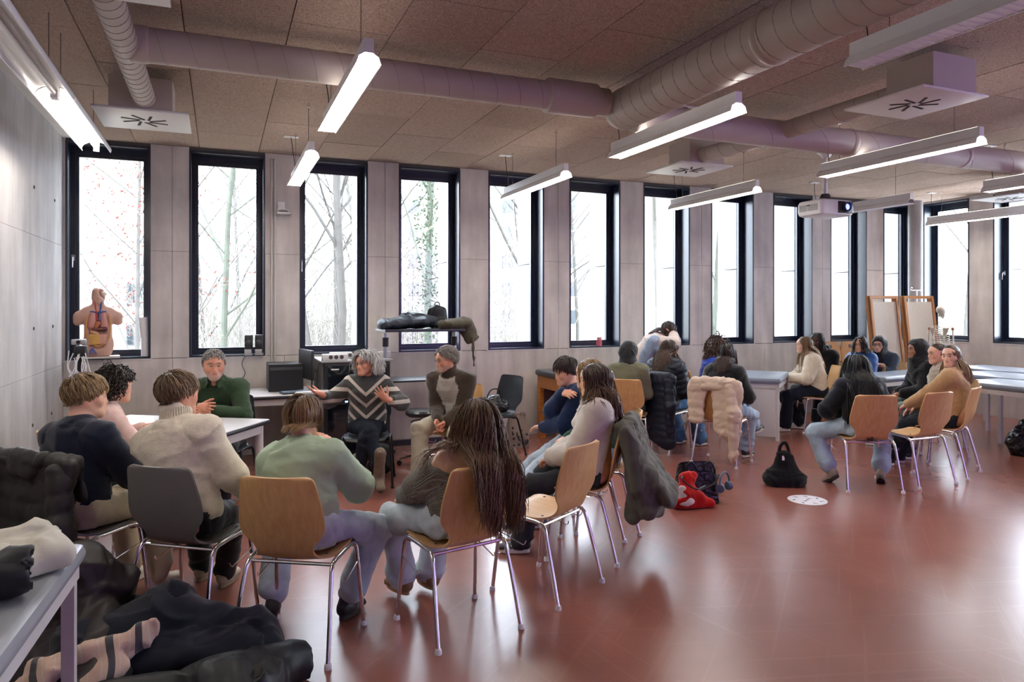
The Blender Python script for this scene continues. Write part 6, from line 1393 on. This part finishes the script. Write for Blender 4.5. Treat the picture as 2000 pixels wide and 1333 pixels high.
for s in (-1, 1): q = MB().lathe([(0, -.018), (.034, -.018), (.038, 0), (.034, .016), (0, .016)], (s*.066, 0, .035), 18, rotm('Y', R(90)) @ rotm('X', R(25*s))).build('ear_cup', HPM, t); MB().lathe([(0, -.026), (.026, -.025), (.03, -.018), (0, -.018)], (s*.066, -.0, .035), 18, rotm('X', R(75))).build('ear_pad', M('headphone_pad', (.05, .06, .10), .6), q)
t = thing('red_drawstring_bag', 'crumpled red and white cloth bag on the floor', 'bag', (3.46, 4.70, 0), R(-15))
soft('bag', '', '', [PB((-.06, 0, .06), (.05, .0, .07), .085, .08, k=.08), PB((-.03, .0, .1), (.0, .03, .22), .07, .05, k=.06), PB((.05, .0, .05), (.16, -.02, .03), .05, .035, k=.05), PB((-.02, .03, .2), (.04, .02, .24), .035, .03, k=.04)], dict(c='b3120f', tex='plain'), parent=t, part='bag', amp=.014, seed=31, floor=.004, fa=18)
soft('white_panel', '', '', [PB((-.06, -.075, .06), (-.08, -.05, .17), (.045, .015), (.035, .015), u=(1, 0, 0), k=.03), PB((-.02, -.085, .05), (-.05, -.075, .12), (.035, .012), (.03, .012), u=(1, 0, 0), k=.03)], dict(c='cfc3b8', tex='plain'), parent=t, part='white_panel', amp=.006, seed=32, floor=.006, vox=.009)
MB().tube(bez([(-.05, .0, .25), (-.08, -.08, .24), (.02, -.1, .17), (.12, -.05, .18)], 20), .007, 6).build('drawstring', BLACKP, t)
t = thing('slouch_bag', 'slouching black cloth bag alone on the floor', 'bag', (4.68, 4.95, 0), R(-25))
soft('bag', '', '', [PB((-.11, 0, .05), (.11, 0, .05), (.06, .085), (.06, .085), u=(0, 0, 1), k=.08), PB((0, 0, .08), (.01, .0, .27), (.15, .075), (.075, .045), u=(1, 0, 0), k=.08)], dict(c='0c0d10', tex='plain'), parent=t, part='bag', amp=.012, seed=33, floor=.004)
MB().tube(bez([(-.05, 0, .22), (-.04, 0, .34), (.0, 0, .385), (.03, 0, .34), (.05, 0, .24)], 20), .016, 6).build('handle', cloth_mat(dict(c='0c0d10', tex='plain')), t); MB().bb((-.035, -.052, .235), (-.015, -.046, .275)).build('label_tab', WMET, t, smooth=False)
t = thing('garment_bag', 'crinkled black plastic bag at the right edge with a blue bottle cap', 'bag', (8.05, 5.0, 0))
soft('bag', '', '', [PB((-.05, 0, .1), (.1, 0, .1), .12, .12, k=.08), PB((-.02, 0, .2), (.1, .0, .30), .10, .08, k=.08)], dict(c='0e0f12', tex='leather'), parent=t, part='bag', amp=.02, seed=34, floor=.004, fa=30, fp=16)
MB().cyl((.02, -.05, .35), (.02, -.05, .40), .03, 14).build('bottle_cap', M('bottle_blue', (.03, .12, .45), .35), t)
t = thing('handbag', 'black leather handbag lying on the black chair by the wall', 'handbag', (2.72, 7.12, .46), R(15))
soft('bag', '', '', [PB((-.12, 0, .06), (.12, 0, .06), (.06, .11), (.06, .11), u=(0, 0, 1), k=.06), PB((-.08, .04, .12), (.08, .04, .13), .06, .06, k=.06)], dict(c='0d0d10', tex='leather'), parent=t, part='bag', amp=.01, seed=35, floor=.003)
for sx in (-1, 1): MB().tube([(sx*.1, -.115, .05), (0, -.12, .09), (-sx*.1, -.115, .13)], .006, 5).build('strap', BLACKP, t)
MB().tube(bez([(-.1, 0, .15), (-.05, -.02, .25), (.05, -.02, .25), (.1, 0, .15)], 16), .008, 6).build('handle', BLACKP, t)
t = tote('beige cotton bag with a black flower print by the wall', (3.13, 7.45, 0), 10, .30, .14, .36, '8f8372', 'plain', name='cotton_bag', slump=.5)
for k in range(26):
    x, z = random.uniform(-.11, .11), random.uniform(.03, .24); MB().sphere((x, -.073+.03*z, z), random.uniform(.008, .017), 8, (1, .25, 1)).build('print_motif', M('print_black', (.03, .03, .03), .8), t)
for x in (-.06, .06): MB().tube(bez([(x-.02, -.02, .34), (x-.02, -.03, .40), (x+.03, -.03, .38), (x+.03, -.02, .33)], 12), .008, 5).build('handle', cloth_mat(dict(c='8f8372', tex='plain')), t)
t = thing('striped_backpack', 'pale backpack with a patterned lower part under the white table', 'backpack', (.42, 6.25, 0))
soft('bag', '', '', [PB((0, 0, .12), (0, 0, .28), (.13, .09), (.11, .08), u=(1, 0, 0), k=.06)], dict(c='9b9285', tex='plain'), parent=t, part='bag', amp=.012, seed=36, floor=.004)
soft('base', '', '', [PB((0, 0, .07), (0, 0, .10), (.14, .1), (.14, .1), u=(1, 0, 0), k=.05)], dict(c='4b5266', tex='fuzzy'), parent=t, part='base', amp=.006, seed=37, floor=.003)
t = thing('rucksack', 'small black rucksack under the chair of the chevron sweater wearer', 'backpack', (1.42, 6.72, 0))
soft('bag', '', '', [PB((0, 0, .09), (0, 0, .22), (.13, .09), (.10, .07), u=(1, 0, 0), k=.06)], dict(c='101114', tex='nylon'), parent=t, part='bag', amp=.01, seed=38, floor=.004)
MB().tube(bez([(-.03, 0, .3), (0, 0, .34), (.03, 0, .3)], 10), .006, 6).build('handle', BLACKP, t)
# small litter
o = MB().rbox((0, 0, .002), (.03, .012, .003), .001).build('paper_scrap', M('paper'), None, (5.95, 4.25, 0)); tag(o, 'tiny white paper scrap on the floor by the back circle', 'paper scrap')
# ---- anatomical torso on the first sill
t = thing('anatomical_torso', 'plastic anatomical torso with open chest on the first window sill', 'anatomical model', (-1.13, 8.2, ZS+.035), R(180+8))
SKM = M('model_skin', (.52, .30, .22), .4); P = [PB((0, 0, .05), (0, 0, .14), (.125, .085), (.12, .082), u=(1, 0, 0), k=.05), PB((0, 0, .12), (0, 0, .26), (.12, .08), (.105, .078), u=(1, 0, 0), k=.05), PB((0, 0, .26), (0, 0, .40), (.108, .08), (.13, .085), u=(1, 0, 0), k=.05), PB((0, 0, .40), (0, -.01, .47), (.13, .08), (.09, .06), u=(1, 0, 0), k=.05), PB((-.10, -.01, .44), (-.165, -.01, .40), .052, .045, k=.04), PB((.10, -.01, .44), (.165, -.01, .40), .052, .045, k=.04), PB((-.165, -.01, .40), (-.175, -.01, .35), .045, .042, k=.03), PB((.165, -.01, .40), (.175, -.01, .35), .045, .042, k=.03), PB((0, -.01, .46), (0, .0, .56), .048, .044, k=.04), PB((0, -.005, .60), (0, .005, .64), (.058, .07), (.056, .072), u=(1, 0, 0), k=.04), PB((0, .02, .59), (0, .045, .55), .045, .025, k=.03), PB((0, .07, .605), (0, .078, .585), .01, .012, k=.01),
     PB((.0, .095, .40), (.0, .11, .12), (.092, .055), (.085, .055), u=(1, 0, 0), k=.02, sub=True), PB((-.04, .06, .64), (-.06, .04, .60), .035, .03, k=.008, sub=True)]
V, Q = field(P, .008, cuts=[((0, 0, .002), (0, 0, -1))]); link('shell', mesh('shell', V, Q, SKM, True, 9), t)
def organ(nm, pr, col, rough=.3, fold=0.):
    V, Q = field(pr, .0075)
    if fold: V = folds(V, Q, pr, fold, 4, 60, 40)
    return link(nm, mesh(nm, V, Q, M('organ_'+nm, col, rough), True, 9), t)
for s in (-1, 1): organ('lung', [PB((s*.045, .055, .42), (s*.052, .06, .30), (.03, .03), (.045, .035), u=(1, 0, 0), k=.03)], (.50, .22, .18))
organ('heart', [PB((.005, .085, .33), (.02, .09, .30), .026, .02, k=.02)], (.45, .14, .06)); organ('liver', [PB((-.055, .07, .275), (.045, .08, .27), (.03, .035), (.018, .025), u=(0, 0, 1), k=.02)], (.13, .03, .025))
organ('stomach', [PB((.05, .08, .245), (.01, .085, .225), .024, .02, k=.02)], (.52, .28, .16))
organ('intestine', [PB((-.06+.03*(k % 5), .085, .21-.025*(k//5)), (-.045+.03*(k % 5), .09, .205-.025*(k//5)), .017, .017, k=.008) for k in range(20)], (.55, .28, .20)); organ('omentum', [PB((.035, .10, .21), (.03, .10, .13), (.05, .014), (.045, .014), u=(1, 0, 0), k=.02)], (.55, .31, .07), .35, .004)
MB().tube(bez([(-.095, .075, .40), (-.105, .085, .30), (-.09, .09, .18), (0, .1, .10), (.09, .09, .18), (.105, .085, .30), (.095, .075, .40)], 40), .008, 8).build('fat_rim', M('organ_rim', (.55, .24, .06), .4), t)
for (c_, dx, nm) in (((.45, .02, .02), .012, 'artery'), ((.05, .09, .30), -.012, 'vein')): MB().tube(bez([(dx, .085, .36), (dx*1.2, .07, .43), (dx*2, .06, .50), (dx*2.4, .05, .555)], 16), .008, 8).build(nm, M('vessel_'+nm, c_, .35), t)
for s in (-1, 1): MB().tube(bez([(0, .075, .43), (s*.05, .07, .45), (s*.09, .05, .44)], 12), .007, 6).build('vein', M('vessel_vein'), t)
for k in range(7): a = k*.5; MB().tube(bez([(.05, .088, .09), (.05+.02*math.cos(a), .09, .06), (.045+.035*math.cos(a+.3), .088, .02)], 8), .003, 5).build('leg_vessel', M('vessel_vein'), t)
MB().sphere((-.045, .05, .625), .028, 12, (1, 1, .9)).build('brain_half', M('organ_brain', (.62, .50, .38), .5, bump=.6, bscale=70), t)
MB().bb((-.19, -.1, -.02), (.19, .1, .0)).build('base_board', M('model_base', (.55, .50, .44), .5), t, smooth=False)
t = thing('paper_roll', 'two white paper rolls standing on the first sill', 'paper roll', (-.70, 8.24, ZS+.013))
MB().lathe([(0, 0), (.05, 0), (.05, .21), (0, .21)], n=20).build('roll', M('roll_white', (.75, .74, .74), .7), t); o = MB().lathe([(0, 0), (.046, 0), (.046, .2), (0, .2)], n=20).build('roll', M('roll_white'), t, (-.01, -.01, .21), (0, R(-6), 0))
# webcam on stand with cables
t = thing('camera_stand', 'black camera on a stand with tangled white cables in the corner', 'camera stand', (-1.17, 7.45, 0))
MB().cyl((0, 0, .03), (0, 0, 1.16), .028, 12).build('pole', BLACKP, t); MB().lathe([(0, 0), (.2, 0), (.2, .02), (.05, .04), (0, .04)], n=24).build('base', BLACKP, t); MB().rbox((.01, -.02, 1.20), (.1, .09, .1), .015).build('head', BLACKP, t); MB().rbox((-.0, -.06, 1.285), (.12, .05, .05), .01).build('camera', M('camera_silver', (.35, .35, .36), .35, .5), t); MB().lathe([(0, .02), (.016, .02), (.017, 0), (0, 0)], (.0, -.085, 1.285), 14, rotm('X', R(90))).build('lens', BLACKP, t)
rs = random.Random(3)
for k in range(12):
    x0 = rs.uniform(-.08, .06); MB().tube(bez([(x0, -.05, 1.17+rs.uniform(-.03, .05)), (x0+rs.gauss(0, .03), -.10, 1.05), (x0+rs.gauss(.03, .05), -.12, .92), (x0+rs.gauss(.05, .06), -.1, .80), (x0+rs.gauss(.02, .05), -.05, .6)], 20), .0045, 5).build('cable', M('cable_white', (.62, .61, .63), .45), t)
# ---- skeleton
t = thing('skeleton', 'white anatomical skeleton standing by the right wall', 'skeleton', (9.62, 7.1, 0), R(-75)); t.scale = (.9, .9, .9); BONE = M('bone', (.62, .57, .46), .5); RDM = M('muscle_mark_red', (.42, .10, .05), .5)
V, Q = field([PB((0, -.02, 1.73), (0, .0, 1.73), (.068, .07), (.066, .07), u=(1, 0, 0), k=.03), PB((0, .03, 1.68), (0, .055, 1.64), (.045, .04), (.035, .03), u=(1, 0, 0), k=.03), PB((-.03, .085, 1.70), (-.03, .1, 1.70), .018, .018, k=.01, sub=True), PB((.03, .085, 1.70), (.03, .1, 1.70), .018, .018, k=.01, sub=True), PB((-.035, .0, 1.64), (0, .06, 1.605), .012, .014, k=.02), PB((.035, .0, 1.64), (0, .06, 1.605), .012, .014, k=.02)], .007); link('skull', mesh('skull', V, Q, BONE, True, 9), t)
for k in range(24):
    f = k/23; z = .98+f*.64; y = -.04+.03*math.sin(f*5); MB().lathe([(0, -.008), (.02-.006*f, -.008), (.018-.006*f, .008), (0, .008)], (0, y, z), 10).build('vertebra', BONE, t); MB().tube([(0, y-.015, z), (0, y-.05, z-.012)], [.008, .004], 5).build('spinous_process', BONE, t)
for k in range(10):
    z = 1.45-k*.032; w = .06+.06*math.sin(min(1, (k+2)/7)*math.pi/2)
    for s in (-1, 1): MB().tube(bez([(0, -.05, z), (s*w*.8, -.07, z-.005), (s*w, .02, z-.03), (s*w*.5, .085, z-.05), (s*.015, .09, z-.035)], 20), .0052, 5).build('rib', BONE, t)
MB().bb((-.014, .085, 1.22), (.014, .095, 1.44)).build('sternum', BONE, t)
for s in (-1, 1):
    MB().tube(bez([(s*.02, .08, 1.45), (s*.09, .05, 1.47), (s*.16, .0, 1.46)], 10), .007, 6).build('clavicle', BONE, t); MB().prism([(s*.06, 1.44), (s*.15, 1.45), (s*.09, 1.29)], -.085, -.078, 'y').build('scapula', BONE, t, smooth=False)
    MB().sphere((s*.17, -.01, 1.43), .026, 10).build('shoulder_marking', RDM, t); MB().tube([(s*.17, -.01, 1.42), (s*.185, -.02, 1.13)], [.014, .011], 8).build('humerus', BONE, t); MB().sphere((s*.187, -.02, 1.11), .021, 10).build('elbow_marking', RDM, t)
    MB().tube([(s*.187, -.02, 1.1), (s*.2, .0, .86)], [.01, .008], 8).build('radius', BONE, t); MB().tube([(s*.2, 0, .86), (s*.2, .02, .70)], [.014, .006], 6).build('hand_bones', BONE, t)
    MB().tube([(s*.09, 0, .92), (s*.11, .0, .5)], [.018, .014], 8).build('femur', BONE, t); MB().tube([(s*.11, 0, .5), (s*.1, -.01, .1)], [.016, .011], 8).build('tibia', BONE, t); MB().tube([(s*.1, -.03, .09), (s*.11, .12, .06)], [.02, .012], 6).build('foot_bones', BONE, t)
V, Q = field([PB((-.08, -.02, .99), (.08, -.02, .99), (.045, .06), (.045, .06), u=(0, 0, 1), k=.03), PB((0, .03, 1.0), (0, .06, 1.02), .06, .05, k=.02, sub=True), PB((-.06, .03, .91), (.06, .03, .91), .018, .018, k=.03)], .009); link('pelvis', mesh('pelvis', V, Q, BONE, True, 9), t)
MB().cyl((0, -.07, .02), (0, -.07, .98), .011, 8).build('support_pole', CHROME, t); MB().lathe([(0, 0), (.22, 0), (.22, .02), (0, .025)], (0, -.07, .0), 24).build('base', BLACKP, t)
